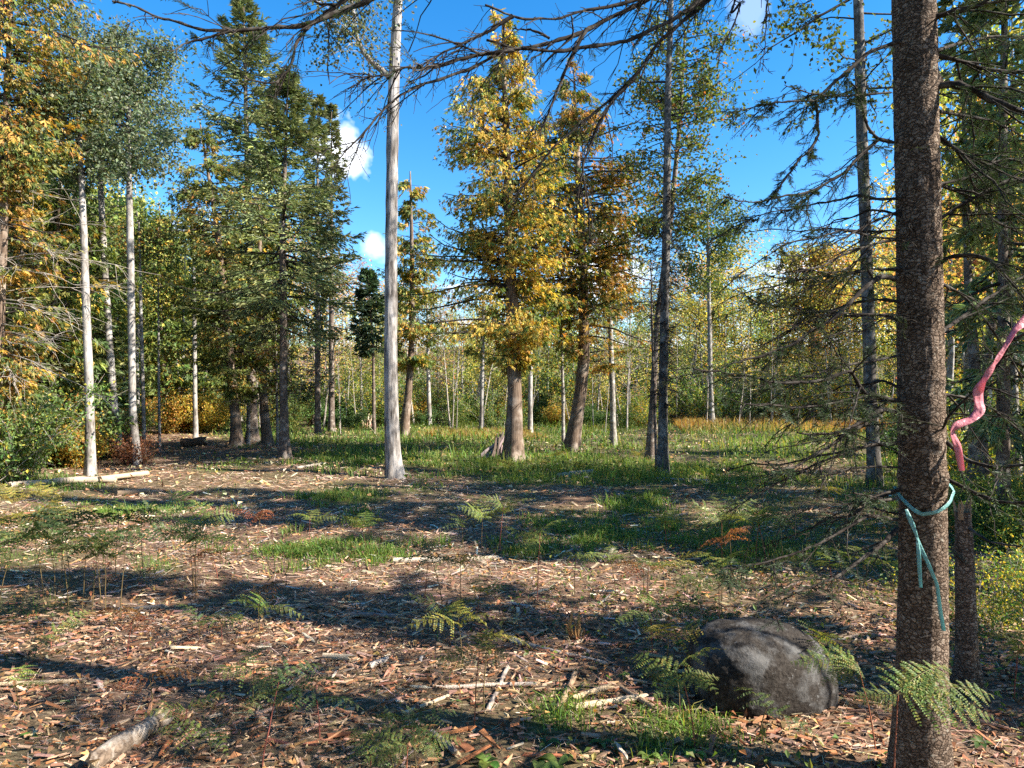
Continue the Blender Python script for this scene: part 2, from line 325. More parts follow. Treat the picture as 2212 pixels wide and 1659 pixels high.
def scatter(rng, n, y0, y1, margin=1.0, power=1.0):
    """points over the visible wedge of ground, uniform in area"""
    y = np.sqrt(rng.uniform(y0 ** 2, y1 ** 2, n)); x = rng.uniform(-1, 1, n) * (0.78 * y + margin); return x, y

CHIPC = [(.50, .36, .235), (.40, .275, .175), (.25, .15, .09), (.33, .255, .195), (.19, .10, .056), (.60, .48, .35), (.36, .18, .088)]
def flakes(mb, rng, x, y, L, W, H, C, tilt=0.18, lift=0.0, thick=True):
    n = len(x); a = rng.uniform(0, np.pi * 2, n)
    a = np.where(rng.random(n) < .45, rng.normal(0.1, .45, n), a)
    d = np.stack([np.cos(a), np.sin(a), rng.normal(0, tilt, n)], -1); d = nrm(d)
    nn = nrm(np.stack([rng.normal(0, tilt * 1.3, n), rng.normal(0, tilt * 1.3, n), np.ones(n)], -1))
    s = nrm(np.cross(nn, d)); nn = np.cross(d, s)
    c = np.stack([x, y, gz(x, y) + lift + rng.uniform(0.0, .018, n)], -1)
    t0, t1 = rng.uniform(.35, 1, n), rng.uniform(.05, 1, n); sk = rng.normal(0, .25, n)
    def pt(u, v, w, h): return c + d * (u * L)[:, None] + s * (v * W * w)[:, None] + nn * (h * H)[:, None]
    A = [pt(-.5, -.5, t0, 1), pt(.5 + sk * .2, -.5, t1, 1), pt(.5, .5, t1, 1), pt(-.5 - sk * .2, .5, t0, 1)]
    if thick:
        A += [pt(-.52, -.6, t0, 0), pt(.52, -.6, t1, 0), pt(.52, .6, t1, 0), pt(-.52, .6, t0, 0)]
        f = np.array([(0, 1, 2, 3), (4, 5, 1, 0), (5, 6, 2, 1), (6, 7, 3, 2), (7, 4, 0, 3)])
    else: f = np.array([(0, 1, 2, 3)])
    k = len(A); V = np.stack(A, 1).reshape(-1, 3)
    mb.add(V, Q=(np.arange(n)[:, None, None] * k + f[None]).reshape(-1, 4), C=np.repeat(C, k, 0))

def build_chips():
    rng = np.random.default_rng(21)
    mb = MB()
    for n, y0, y1, thick, ls in ((21000, 2.2, 5.0, True, .028), (34000, 4.6, 9.5, False, .042), (26000, 9, 16, False, .068), (16000, 15, 30, False, .10)):
        x, y = scatter(rng, n, y0, y1)
        g = grass_mask(x, y); keep = rng.random(n) > np.clip(g * 1.25 - .3, 0, .8); x, y = x[keep], y[keep]; n = len(x)
        L = np.clip(rng.lognormal(math.log(ls), .62, n), .01, .2); W = np.clip(L * rng.uniform(.08, .38, n), .004, .03)
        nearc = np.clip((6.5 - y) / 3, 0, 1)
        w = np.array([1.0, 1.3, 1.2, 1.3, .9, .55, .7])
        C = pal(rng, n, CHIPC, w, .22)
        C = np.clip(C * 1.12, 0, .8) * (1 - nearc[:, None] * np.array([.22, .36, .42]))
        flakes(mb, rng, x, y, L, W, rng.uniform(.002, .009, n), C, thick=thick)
    # thin pale slivers and straw
    for n, y0, y1, ls, ww in ((34000, 2.2, 6.0, .045, .0022), (34000, 5.5, 13, .08, .0048), (16000, 12, 27, .14, .012)):
        x, y = scatter(rng, n, y0, y1); dr = sn2(x, y, 1.3, 4, 2); keep = (dr + rng.normal(0, .5, n) > -.25) & (rng.random(n) > .55 * np.clip(grass_mask(x, y) - .3, 0, 1)); x, y = x[keep], y[keep]; n = len(x)
        flakes(mb, rng, x, y, ls * np.exp(rng.normal(0, .5, n)), ww * rng.uniform(.6, 1.6, n), np.full(n, .002), pal(rng, n, [(.58, .46, .33), (.42, .31, .21), (.27, .18, .115), (.25, .125, .062), (.46, .38, .29)], (.6, 1, 1.2, 1.1, .5), .28), tilt=.22, lift=.008, thick=False)
    # last year's leaves among the chips
    n = 6000; x, y = scatter(rng, n, 2.2, 9); base = np.stack([x, y, gz(x, y) + rng.uniform(.008, .03, n)], -1)
    diamonds(mb, base, nrm(np.stack([rng.normal(size=n), rng.normal(size=n), rng.normal(0, .3, n)], -1)), nrm(np.stack([rng.normal(0, .4, n), rng.normal(0, .4, n), np.ones(n)], -1)),
             rng.uniform(.03, .07, n), rng.uniform(.012, .03, n), pal(rng, n, [(.20, .095, .045), (.28, .14, .06), (.15, .08, .05), (.34, .20, .07)], (1, 1, 1, .35), .25), fold=.35)
    # forest litter further back
    n = 9000; x, y = scatter(rng, n, 9, 34, 4); base = np.stack([x, y, gz(x, y) + rng.uniform(.01, .06, n)], -1)
    diamonds(mb, base, rand_unit(rng, n) * [1, 1, .3], nrm(np.stack([rng.normal(0, .5, n), rng.normal(0, .5, n), np.ones(n)], -1)), rng.uniform(.06, .14, n), rng.uniform(.04, .08, n), pal(rng, n, [(.34, .22, .10), (.25, .14, .06), (.42, .34, .2)], None, .25))
    o = solo('wood_chip_litter', mb.mesh('wood_chip_litter', M_CHIP), 'brown and beige wood chip mulch covering the clearing floor', 'wood chips', kind='stuff')
build_chips()

def blades(mb, rng, x, y, H, W, C, lean=.35, z0=None):
    n = len(x); a = rng.uniform(0, 6.283, n); d = np.stack([np.cos(a), np.sin(a), np.zeros(n)], -1)
    b = rng.uniform(0, 6.283, n); s = np.stack([np.cos(b), np.sin(b), np.zeros(n)], -1)
    base = np.stack([x, y, (gz(x, y) if z0 is None else z0) - .005], -1)
    le = (np.abs(rng.normal(0, lean, n)) * H)[:, None]; Hc = H[:, None]; z = np.array([[0, 0, 1.0]]); Wc = W[:, None]
    mid = base + z * Hc * .6 + d * le * .35; tip = base + z * Hc * np.clip(1 - .35 * le / Hc, .4, 1) + d * le * 1.25
    V = np.stack([base - s * Wc * .5, base + s * Wc * .5, mid + s * Wc * .4, mid - s * Wc * .4, tip], 1).reshape(-1, 3)
    k = np.arange(n)[:, None] * 5
    mb.add(V, Q=k + np.array([[0, 1, 2, 3]]), T=k + np.array([[3, 2, 4]]), C=np.repeat(C, 5, 0))

GRASSC = [(0.106, 0.194, 0.031), (0.144, 0.231, 0.037), (0.188, 0.244, 0.050), (0.075, 0.138, 0.027), (0.312, 0.275, 0.094)]
def build_grass():
    rng = np.random.default_rng(31); mb = MB()
    for n, y0, y1, hh, ww in ((60000, 2.3, 6.0, .055, .0035), (110000, 5.5, 11, .075, .006), (60000, 10.5, 17, .10, .012), (46000, 16, 34, .15, .026)):
        x, y = scatter(rng, n, y0, y1); g = grass_mask(x, y); keep = rng.random(n) < np.maximum(np.clip((g - .30) * 1.35, 0, 1) ** 1.6, .06); x, y, g = x[keep], y[keep], g[keep]; n = len(x)
        cl = .5 + .5 * sn2(x, y, 1.7, 3, 2)
        H = .8 * hh * np.exp(rng.normal(0, .45, n)) * (.5 + 1.0 * np.clip(g, 0, 1) ** 2) * (.6 + .9 * np.clip(cl, 0, 1)); W = ww * rng.uniform(.6, 1.2, n)
        blades(mb, rng, x, y, H, W, pal(rng, n, GRASSC, (1, 1.2, 1.1, .7, .7), .22), lean=.6)
    # taller tufts standing in the patches
    for px, py, rx, ry, nt, hh in ((700, 1195, 120, 20, 34, .17), (1280, 1150, 130, 26, 44, .20), (1385, 1090, 50, 22, 16, .24), (770, 1130, 20, 8, 3, .3), (1155, 1190, 45, 18, 10, .16),
                                   (290, 1110, 100, 14, 22, .15), (690, 1085, 30, 10, 6, .2), (1460, 1600, 90, 40, 12, .11), (1215, 1560, 14, 20, 4, .14), (830, 1205, 40, 14, 8, .15), (1590, 1180, 60, 30, 10, .18),
                                   (760, 1000, 120, 20, 30, .28), (1250, 1010, 160, 22, 30, .25), (1550, 1020, 120, 20, 24, .28), (960, 1010, 60, 14, 10, .25)):
        for _ in range(nt):
            cx, cy = px + rng.normal(0, .75) * rx, py + rng.normal(0, .75) * ry
            p = ground(cx, max(cy, 905)); k = 46; r = .05 + .006 * p[1]
            x = p[0] + rng.normal(0, r, k); y = p[1] + rng.normal(0, r, k)
            blades(mb, rng, x, y, hh * rng.uniform(.5, 1.0) * rng.uniform(.4, 1.05, k), np.full(k, .003 + .001 * p[1]), pal(rng, k, GRASSC, (1, 1, 1, .5, .35), .22), lean=.95)
    solo('grass', mb.mesh('grass', M_GRASS), 'short green grass growing in patches through the wood chips', 'grass', kind='stuff')
    # dry golden and rust grass at the back of the clearing
    mb = MB(); n = 26000; x = rng.uniform(5.5, 21, n); y = rng.uniform(25, 37, n)
    e = sn2(x, y, .35, 2, 2); keep = (e + rng.normal(0, .25, n) > .05) & (x > 6.5 + (y - 25) * .18) & (y > 27); x, y, e = x[keep], y[keep], e[keep]; n = len(x)
    C = np.where((e + rng.normal(0, .3, n) > .35)[:, None], pal(rng, n, [(.30, .13, .045), (.34, .17, .05)], None, .2), pal(rng, n, [(.34, .24, .07), (.27, .22, .06), (.40, .28, .10)], None, .2))
    blades(mb, rng, x, y, rng.uniform(.15, .6, n), rng.uniform(.02, .045, n), C, lean=.7)
    n = 9000; x = rng.uniform(-6, 6, n); y = rng.uniform(23, 31, n); keep = sn2(x, y, .5, 4, 2) > .4; x, y = x[keep], y[keep]; n = len(x)
    blades(mb, rng, x, y, rng.uniform(.10, .3, n), rng.uniform(.015, .035, n), pal(rng, n, [(.30, .27, .08), (.25, .24, .06), (.36, .2, .06)], None, .2), lean=.5)
    solo('dry_grass', mb.mesh('dry_grass', M_GRASS), 'golden and rust dry grass at the back of the clearing', 'dry grass', kind='stuff')
    # low broad-leaved weeds in the grass
    mb = MB(); n = 30000; x, y = scatter(rng, n, 9.5, 33); g = grass_mask(x, y); cl = sn2(x, y, .8, 0, 2); keep = (g > .5) & (cl + rng.normal(0, .3, n) > .1); x, y = x[keep], y[keep]; n = len(x)
    base = np.stack([x, y, gz(x, y) + rng.uniform(.03, .30, n) * rng.random(n)], -1)
    diamonds(mb, base, rand_unit(rng, n) * [1, 1, .6], nrm(rng.normal(0, .5, (n, 3)) + [0, 0, 1]), rng.uniform(.06, .13, n), rng.uniform(.03, .07, n), pal(rng, n, [(.10, .18, .032), (.18, .23, .042), (.30, .27, .055), (.07, .13, .028)], (1.1, 1.3, .7, .6), .22))
    n = 30000; x, y = scatter(rng, n, 2.6, 8.5); px = CX + F * x / y; keep = (px > 1180 + 120 * rng.normal(0, 1, n)) & (sn2(x, y, 2.0, 0, 2) + rng.normal(0, .3, n) > .05) & (rng.random(n) < np.where(px > 1380, 1, .5)); x, y = x[keep], y[keep]; n = len(x)
    base = np.stack([x, y, gz(x, y) + rng.uniform(.01, .11, n) * rng.random(n)], -1)
    diamonds(mb, base, rand_unit(rng, n) * [1, 1, .5], nrm(rng.normal(0, .5, (n, 3)) + [0, 0, 1]), rng.uniform(.02, .06, n), rng.uniform(.012, .032, n), pal(rng, n, [(.08, .14, .028), (.15, .19, .038), (.28, .23, .05), (.30, .15, .05)], (1.2, 1.2, .5, .3), .25))
    solo('ground_cover', mb.mesh('ground_cover', M_LEAF), 'low broad-leaved green and yellow weeds mixed into the grass', 'ground cover', kind='stuff')
build_grass()

# ------------------------------------------------------------------ trees
def resample(pts, vals, n):
    pts = np.asarray(pts, float); s = np.concatenate([[0], np.cumsum(np.linalg.norm(np.diff(pts, axis=0), axis=1))]); u = np.linspace(0, s[-1], n)
    out = np.stack([np.interp(u, s, pts[:, i]) for i in range(3)], 1); v = np.interp(u, s, vals)
    for _ in range(max(1, n // 24)):
        out[1:-1] = .25 * out[:-2] + .5 * out[1:-1] + .25 * out[2:]
    return out, v
def trunk_mesh(pts, rad, mat, S=14, rings=40, flare=.35, fh=.25, rough=.04, seed=0, lobes=4, name='trunk', sink=.15):
    rng = np.random.default_rng(seed); p, r = resample(pts, rad, rings)
    h = p[:, 2] - p[0, 2]; a = np.arange(S) * 2 * np.pi / S; ph = rng.uniform(0, 6)
    T = nrm(np.gradient(p, axis=0)); U = nrm(np.cross(T, [[0.05, 1, 0]])); W = np.cross(T, U)
    R = r[:, None] * (1 + flare * np.exp(-np.maximum(h, 0) / fh)[:, None] * (1 + .75 * np.cos(lobes * a + ph)[None] + .4 * np.cos((lobes + 3) * a + 2 * ph)[None]))
    q = np.stack([np.cos(a)[None] * 2.0 + 0 * R, np.sin(a)[None] * 2.0 + 0 * R, h[:, None] * 3 + 0 * R], -1) + seed
    R = R * (1 + rough * sn(q, 1.2, 0, 3) + rough * .6 * sn(q * [2.2, 2.2, 1.2], 2.5, 2, 2))
    V = p[:, None] + R[..., None] * (np.cos(a)[None, :, None] * U[:, None] + np.sin(a)[None, :, None] * W[:, None])
    V[0, :, 2] -= sink
    mb = MB(); i = np.arange(rings - 1)[:, None] * S; j = np.arange(S)[None]; j2 = (j + 1) % S
    mb.add(V.reshape(-1, 3), Q=np.stack([i + j, i + j2, i + S + j2, i + S + j], -1).reshape(-1, 4))
    return mb.mesh(name, mat, True)
def px_trunk(pts, D, extra=()):
    """photo points (x, y, width) at depth D -> base on the ground, local polyline and radii"""
    b = P(pts[0][0], pts[0][1], D); base = np.array([b[0], b[1], gz(b[0], b[1])])
    loc = [P(x, y, D) - base for x, y, w in pts]; rad = [w / F * D / 2 * math.cos(math.atan((x - CX) / F)) for x, y, w in pts]   # wide-angle stretch taken out; loc[0][2] = 0
    for dx, dy, dz, r in extra: loc.append(loc[-1] + np.array([dx, dy, dz])); rad.append(r)
    return base, np.array(loc), np.array(rad)
def on_trunk(loc, z): return np.stack([np.interp(z, loc[:, 2], loc[:, 0]), np.interp(z, loc[:, 2], loc[:, 1]), z], -1)

def cedar_parts(loc, rad, prof, nb=130, per=52, spray=.17, seed=0, gold=.5, mat_b=None, dead=26, S=14, rings=46, flare=.32, fh=.26, golds=None):
    """prof: [(height, radius)] of the crown"""
    rng = np.random.default_rng(seed); prof = np.asarray(prof, float); order = np.argsort(prof[:, 0]); prof = prof[order]
    tm = trunk_mesh(loc, rad, mat_b or M_CEDARB, S=S, rings=rings, flare=flare, fh=fh, rough=.05, seed=seed)
    z0, z1 = prof[0, 0], prof[-1, 0]
    zc = rng.uniform(0, 1, nb * 4); zc = z0 + (z1 - z0) * zc; rr = np.interp(zc, prof[:, 0], prof[:, 1])
    zc = rng.choice(zc, nb, p=(rr + .25) / (rr + .25).sum()); R = np.interp(zc, prof[:, 0], prof[:, 1]) * rng.uniform(.5, 1.15, nb) + .08
    az = np.arange(nb) * 2.39996 + rng.normal(0, .35, nb)
    R = R * np.clip(1.1 + .36 * sn(np.stack([np.cos(az), np.sin(az), zc * .9], -1) + seed, 1.7, 2, 2), .5, 1.5)
    st = on_trunk(loc, np.maximum(zc - R * .15, .3)); d = np.stack([np.cos(az), np.sin(az), rng.uniform(.05, .55, nb)], -1)
    Pt = paths(rng, st, d, R, 6, droop=rng.uniform(.25, .6, nb), up=.25, jit=.08)
    mb = MB(); rb = np.clip(R * .016, .008, .035); tubes(mb, Pt, rb[:, None] * np.linspace(1, .25, 6)[None], 4)
    if dead:
        zd = rng.uniform(z0 * .45, z0 + (z1 - z0) * .3, dead); ad = rng.uniform(0, 6.28, dead)
        Pd = paths(rng, on_trunk(loc, zd), np.stack([np.cos(ad), np.sin(ad), rng.uniform(-.3, .3, dead)], -1), rng.uniform(.4, 1.3, dead) * np.interp(z0, prof[:, 0], prof[:, 1]).clip(.5, 2), 6, droop=.3, up=.15, jit=.12)
        tubes(mb, Pd, np.full((dead, 1), .009) * np.linspace(1, .3, 6)[None], 3)
    limb = mb.mesh('branches', M_TWIG, True)
    # sprays
    n = nb * per; bi = np.repeat(np.arange(nb), per); t = rng.uniform(.18, 1.0, n) ** .75; f = t * 5; k = np.clip(f.astype(int), 0, 4); u = (f - k)[:, None]
    c = Pt[bi, k] * (1 - u) + Pt[bi, k + 1] * u
    out = np.stack([np.cos(az[bi]), np.sin(az[bi]), np.zeros(n)], -1); side = np.stack([-out[:, 1], out[:, 0], np.zeros(n)], -1)
    latw = (.30 * R[bi] * (1.05 - .55 * t) + .05).clip(.05, .55)
    lat = rng.normal(0, .5, n)
    c = c + side * (lat * latw)[:, None] + out * rng.normal(0, .06, (n, 1)); c[:, 2] -= np.abs(rng.normal(0, .10, n)) + .12 * np.abs(lat) * latw
    dd = nrm(out * rng.uniform(.1, 1.0, (n, 1)) + side * (lat * .8)[:, None] + np.array([0, 0, -1]) * rng.uniform(.25, 1.2, (n, 1)))
    nn = nrm(np.cross(dd, side + rng.normal(0, .8, (n, 3)))); sv = np.cross(dd, nn)
    cl = sn(c + seed, 3.4, 1, 2) * .5 + rng.normal(0, .42, n) - (t - .55) * .7 + (gold - .5) * 2.0
    G = pal(rng, n, [(0.119, 0.169, 0.040), (0.175, 0.213, 0.048), (0.237, 0.250, 0.053), (0.081, 0.125, 0.035)], None, .2)
    A = pal(rng, n, golds or [(.58, .38, .07), (.52, .33, .06), (.44, .245, .055), (.58, .45, .10), (.38, .29, .075)], None, .22)
    C = np.where((cl > 0)[:, None], A, G)
    mb = MB(); L = spray * np.exp(rng.normal(0, .3, n))
    for off, an, ln in ((0, 0, 1.0), (.2, .7, .62), (.2, -.7, .62), (.5, .5, .45)):
        d2 = dd * math.cos(an) + sv * math.sin(an) + rng.normal(0, .12, (n, 3))
        diamonds(mb, c + dd * (L * off)[:, None], d2, nn, L * ln, L * ln * rng.uniform(.2, .34, n), C * np.exp(rng.normal(0, .1, (n, 1))))
    return [('trunk', tm), ('branches', limb), ('crown', mb.mesh('crown', M_SPRAY))]

SPRUCEC = [(0.151, 0.184, 0.071), (0.208, 0.230, 0.089), (0.115, 0.151, 0.069), (0.273, 0.281, 0.113)]
def spruce_parts(loc, rad, prof, whorls=26, per=7, tw=15, seed=0, cols=SPRUCEC, dead=40, twig=.26, mat_b=None, S=12, rings=40, fin=.05, sparse=0.0, shoots=4):
    rng = np.random.default_rng(seed); prof = np.asarray(prof, float); prof = prof[np.argsort(prof[:, 0])]
    tm = trunk_mesh(loc, rad, mat_b or M_SPRUCEB, S=S, rings=rings, flare=.45, fh=.2, rough=.05, seed=seed)
    z0, z1 = prof[0, 0], prof[-1, 0]
    zw = z0 + (z1 - z0) * (np.linspace(0, 1, whorls) ** .92)
    zc = np.repeat(zw, per) + rng.normal(0, .10, whorls * per); nb = len(zc); zc = np.clip(zc, .2, z1 - .02)
    R = np.interp(zc, prof[:, 0], prof[:, 1]) * rng.uniform(.5, 1.2, nb) + .06; az = rng.uniform(0, 6.283, nb)
    tt = (zc - z0) / (z1 - z0)
    d = np.stack([np.cos(az), np.sin(az), -.10 + .75 * tt ** 1.5 + rng.normal(0, .08, nb)], -1)
    Pt = paths(rng, on_trunk(loc, zc), d, R, 6, droop=.38 - .3 * tt, up=.30, jit=.05)
    mb = MB(); tubes(mb, Pt, np.clip(R * .014, .006, .03)[:, None] * np.linspace(1, .2, 6)[None], 4)
    if dead:
        zd = rng.uniform(min(1.2, z0 * .4), z0 + .2 * (z1 - z0), dead); ad = rng.uniform(0, 6.28, dead)
        Pd = paths(rng, on_trunk(loc, zd), np.stack([np.cos(ad), np.sin(ad), rng.uniform(-.35, .1, dead)], -1), rng.uniform(.3, 1.0, dead) * np.interp(z0 + .1, prof[:, 0], prof[:, 1]), 6, droop=.25, up=.1, jit=.12)
        tubes(mb, Pd, np.full((dead, 1), .008) * np.linspace(1, .3, 6)[None], 3)
        bi = rng.integers(0, dead, dead * 7); k = rng.integers(1, 5, dead * 7); s = Pd[bi, k]
        Pe = paths(rng, s, nrm(Pd[bi, k + 1] - Pd[bi, k]) + rng.normal(0, .6, (len(bi), 3)), rng.uniform(.1, .4, len(bi)), 4, droop=.2, jit=.15)
        tubes(mb, Pe, np.full((len(bi), 1), .0045) * np.linspace(1, .4, 4)[None], 3)
    limb = mb.mesh('branches', M_TWIG, True)
    n = nb * tw; bi = np.repeat(np.arange(nb), tw); t = rng.uniform(.12 + sparse, 1, n); f = t * 5; k = np.clip(f.astype(int), 0, 4); u = (f - k)[:, None]
    c = Pt[bi, k] * (1 - u) + Pt[bi, k + 1] * u; fw = nrm(Pt[bi, k + 1] - Pt[bi, k]); sd_ = nrm(np.cross(fw, [[0, 0, 1.0]])); sg = np.where(rng.random(n) < .5, -1, 1.0)[:, None]
    ln = (R[bi] * .42 * (1.08 - t) + .12) * rng.uniform(.6, 1.2, n)
    dt = nrm(fw * .75 + sd_ * sg * rng.uniform(.4, 1.0, (n, 1)) + np.array([0, 0, -.25]) + rng.normal(0, .16, (n, 3)))
    C0 = pal(rng, n, cols, None, .18) * np.exp(.25 * sn(c + seed, 1.4, 3, 2))[:, None]
    mb = MB(); m = shoots
    for i in range(m):   # each side twig carries short needle-clad shoots
        q = rng.uniform(0, 1, n); b = c + dt * (ln * q)[:, None]; s2 = nrm(np.cross(dt, [[0, 0, 1.0]])) * np.where(rng.random(n) < .5, -1, 1.0)[:, None]
        d2 = nrm(dt + s2 * rng.uniform(-.1, .8, (n, 1)) + rng.normal(0, .25, (n, 3)) + [0, 0, -.12])
        L = twig * rng.uniform(.5, 1.1, n)
        nn = nrm(np.array([0, 0, 1.0]) + rng.normal(0, .55, (n, 3)))
        diamonds(mb, b, d2, nn, L, fin * rng.uniform(.7, 1.4, n), C0 * np.exp(rng.normal(0, .15, (n, 1))), mid=.35)
        if i % 2 == 0: diamonds(mb, b, d2, np.cross(nn, d2), L, fin * .8, C0 * .95, mid=.35)
    return [('trunk', tm), ('branches', limb), ('crown', mb.mesh('crown', M_NEEDLE))]

def broad_parts(loc, rad, zlo, ztop, spread, nl=26, nt=12, nleaf=16, leaf=.07, cols=((.1, .15, .03),), w=None, seed=0, mat_b=None, S=12, rings=36, elev=(.3, 1.2), profile=None, scat=.11, twigmat=None, flare=.3, aspect=.85, rough=.03, dropleaf=0.0, twl=.45, clump=.0):
    rng = np.random.default_rng(seed); loc = np.asarray(loc, float)
    tm = trunk_mesh(loc, rad, mat_b or M_GREYB, S=S, rings=rings, flare=flare, fh=.2, rough=rough, seed=seed)
    zt = min(ztop, loc[-1, 2]); z = np.sort(rng.uniform(zlo, zt * .98, nl)); t = (z - zlo) / max(ztop - zlo, .1)
    pr = profile(t) if profile else (.55 + .9 * t) * np.sqrt(np.clip(1.05 - t, 0, 1)) * 1.35
    R = spread * pr * rng.uniform(.6, 1.15, nl) + .2; az = np.arange(nl) * 2.4 + rng.normal(0, .5, nl)
    d = np.stack([np.cos(az), np.sin(az), rng.uniform(*elev, nl)], -1)
    Pl = paths(rng, on_trunk(loc, z), d, R, 6, droop=.12, jit=.13)
    mb = MB(); rl = np.clip(R * .014, .006, .05); tubes(mb, Pl, rl[:, None] * np.linspace(1, .2, 6)[None], 4)
    n = nl * nt; bi = np.repeat(np.arange(nl), nt); u = rng.uniform(.25, 1, n); f = u * 5; k = np.clip(f.astype(int), 0, 4); uu = (f - k)[:, None]
    s = Pl[bi, k] * (1 - uu) + Pl[bi, k + 1] * uu; fw = nrm(Pl[bi, k + 1] - Pl[bi, k])
    Lt = np.clip(R[bi] * twl * rng.uniform(.5, 1.2, n), .12, 1.3)
    Ptw = paths(rng, s, fw + rng.normal(0, .75, (n, 3)) + [0, 0, .15], Lt, 4, droop=.15, jit=.15)
    tubes(mb, Ptw, np.clip(Lt * .009, .003, .012)[:, None] * np.linspace(1, .35, 4)[None], 3)
    limb = mb.mesh('branches', twigmat or M_TWIG, True)
    m = n * nleaf; ti = np.repeat(np.arange(n), nleaf); u = rng.uniform(.1, 1.05, m); f = np.clip(u, 0, .999) * 3; k = f.astype(int); uu = (f - k)[:, None]
    c = Ptw[ti, k] * (1 - uu) + Ptw[ti, k + 1] * uu + rng.normal(0, scat, (m, 3)) * [1, 1, .8]
    if dropleaf: keep = (rng.random(m) > dropleaf) & (rng.random(n)[ti] > dropleaf * .5); c = c[keep]; ti = ti[keep]; m = len(c)
    wv = None if w is None else np.asarray(w, float) / np.sum(w)
    if clump:
        cols_a = np.asarray(cols); idx = np.clip(((sn(c + seed, .9, 2, 2) * clump + rng.normal(0, .25, m)) * .5 + .5) * len(cols_a), 0, len(cols_a) - 1).astype(int); C = cols_a[idx] * np.exp(rng.normal(0, .2, (m, 1)))
    else: C = pal(rng, m, cols, wv, .2)
    mbl = MB(); diamonds(mbl, c, rand_unit(rng, m) + [0, 0, -.35], rng.normal(0, .75, (m, 3)) + [.25, -.1, .7], leaf * np.exp(rng.normal(0, .2, m)), leaf * aspect * rng.uniform(.75, 1.1, m), C, mid=.42)
    return [('trunk', tm), ('branches', limb), ('crown', mbl.mesh('crown', M_LEAF))]

def shrub_parts(h, spread, stems=16, nleaf=2600, leaf=.07, cols=((.06, .11, .025),), w=None, seed=0, twig=None):
    rng = np.random.default_rng(seed); az = rng.uniform(0, 6.28, stems)
    d = np.stack([np.cos(az), np.sin(az), rng.uniform(.7, 3.0, stems)], -1); st = np.stack([rng.normal(0, .15 * spread, stems), rng.normal(0, .15 * spread, stems), np.full(stems, -.03)], -1)
    Ps = paths(rng, st, d, h * rng.uniform(.6, 1.1, stems), 7, droop=.1, jit=.12); mb = MB(); tubes(mb, Ps, np.full((stems, 1), .011) * np.linspace(1, .3, 7)[None], 4)
    nt = stems * 9; bi = np.repeat(np.arange(stems), 9); k = rng.integers(1, 6, nt); Pt = paths(rng, Ps[bi, k], nrm(Ps[bi, k + 1] - Ps[bi, k]) + rng.normal(0, .9, (nt, 3)), rng.uniform(.2, .6, nt) * spread, 4, droop=.15, jit=.15)
    tubes(mb, Pt, np.full((nt, 1), .005) * np.linspace(1, .4, 4)[None], 3)
    ti = rng.integers(0, nt, nleaf); k = rng.integers(0, 4, nleaf); c = Pt[ti, k] + rng.normal(0, .10, (nleaf, 3)) * spread
    c[:, 2] = np.abs(c[:, 2]) + .02
    ml = MB(); diamonds(ml, c, rand_unit(rng, nleaf) + [0, 0, -.3], rng.normal(0, .7, (nleaf, 3)) + [.2, -.1, .8], leaf * np.exp(rng.normal(0, .25, nleaf)), leaf * .75 * rng.uniform(.7, 1.1, nleaf), pal(rng, nleaf, cols, w, .22))
    return [('stems', mb.mesh('stems', twig or M_TWIG, True)), ('foliage', ml.mesh('foliage', M_LEAF))]

def prof_px(D, lst): return [(CH - (py - HY) / F * D, hw / F * D) for py, hw in lst]
def hz(py, D): return CH - (py - HY) / F * D

# ---- the trees one can tell apart
# big golden cedar in the middle
b, l, r = px_trunk([(1108, 998, 44), (1110, 940, 37), (1112, 850, 30), (1108, 700, 27), (1100, 520, 22), (1096, 350, 18), (1090, 180, 10), (1085, 40, 3)], 15.9)
put(cedar_parts(l, r, prof_px(15.9, [(25, 8), (90, 42), (170, 75), (240, 105), (320, 140), (420, 155), (520, 158), (600, 150), (680, 125), (740, 75), (790, 30)]), nb=265, per=84, spray=.112, seed=3, gold=.62, S=22, rings=70, flare=.26, fh=.3),
    'cedar_tree', 'tall golden cedar with wide flared trunk base in the middle of the clearing', 'tree', b)
b, l, r = px_trunk([(1233, 978, 34), (1243, 915, 30), (1254, 850, 27), (1262, 770, 25), (1260, 600, 20), (1250, 400, 15), (1243, 250, 8), (1240, 150, 3)], 18.6)
put(cedar_parts(l, r, prof_px(18.6, [(130, 10), (200, 42), (260, 85), (340, 125), (440, 158), (540, 160), (640, 135), (740, 95), (790, 50)]), nb=240, per=74, spray=.128, seed=4, gold=.52, S=18, rings=56, flare=.3),
    'cedar_tree', 'leaning green and gold cedar just behind the big golden cedar', 'tree', b)
b, l, r = px_trunk([(872, 940, 22), (882, 850, 16), (889, 760, 14), (890, 550, 10), (886, 370, 3)], 25.5)
put(cedar_parts(l, r, prof_px(25.5, [(365, 5), (430, 28), (520, 52), (620, 62), (720, 55), (800, 35)]), nb=100, per=50, spray=.18, seed=5, gold=.42), 'cedar_tree', 'slim leaning cedar right behind the pale aspen trunk', 'tree', b)
b, l, r = px_trunk([(512, 972, 30), (508, 900, 22), (500, 800, 19), (490, 700, 17), (470, 500, 12), (432, 265, 3)], 19.6)
put(cedar_parts(l, r, prof_px(19.6, [(258, 6), (320, 38), (400, 72), (500, 100), (600, 105), (700, 88), (800, 60), (860, 30)]), nb=170, per=76, spray=.12, seed=6, gold=.24, S=16), 'cedar_tree', 'green cedar with reddish flared trunk at the path edge', 'tree', b)
b, l, r = px_trunk([(578, 968, 24), (570, 880, 19), (565, 780, 17), (562, 600, 13), (560, 430, 4)], 20.5)
put(cedar_parts(l, r, prof_px(20.5, [(430, 10), (560, 50), (680, 62), (780, 55), (850, 36)]), nb=80, per=36, spray=.18, seed=16, gold=.26, S=14), 'cedar_tree', 'reddish cedar trunk between the green cedar and the near spruce', 'tree', b)
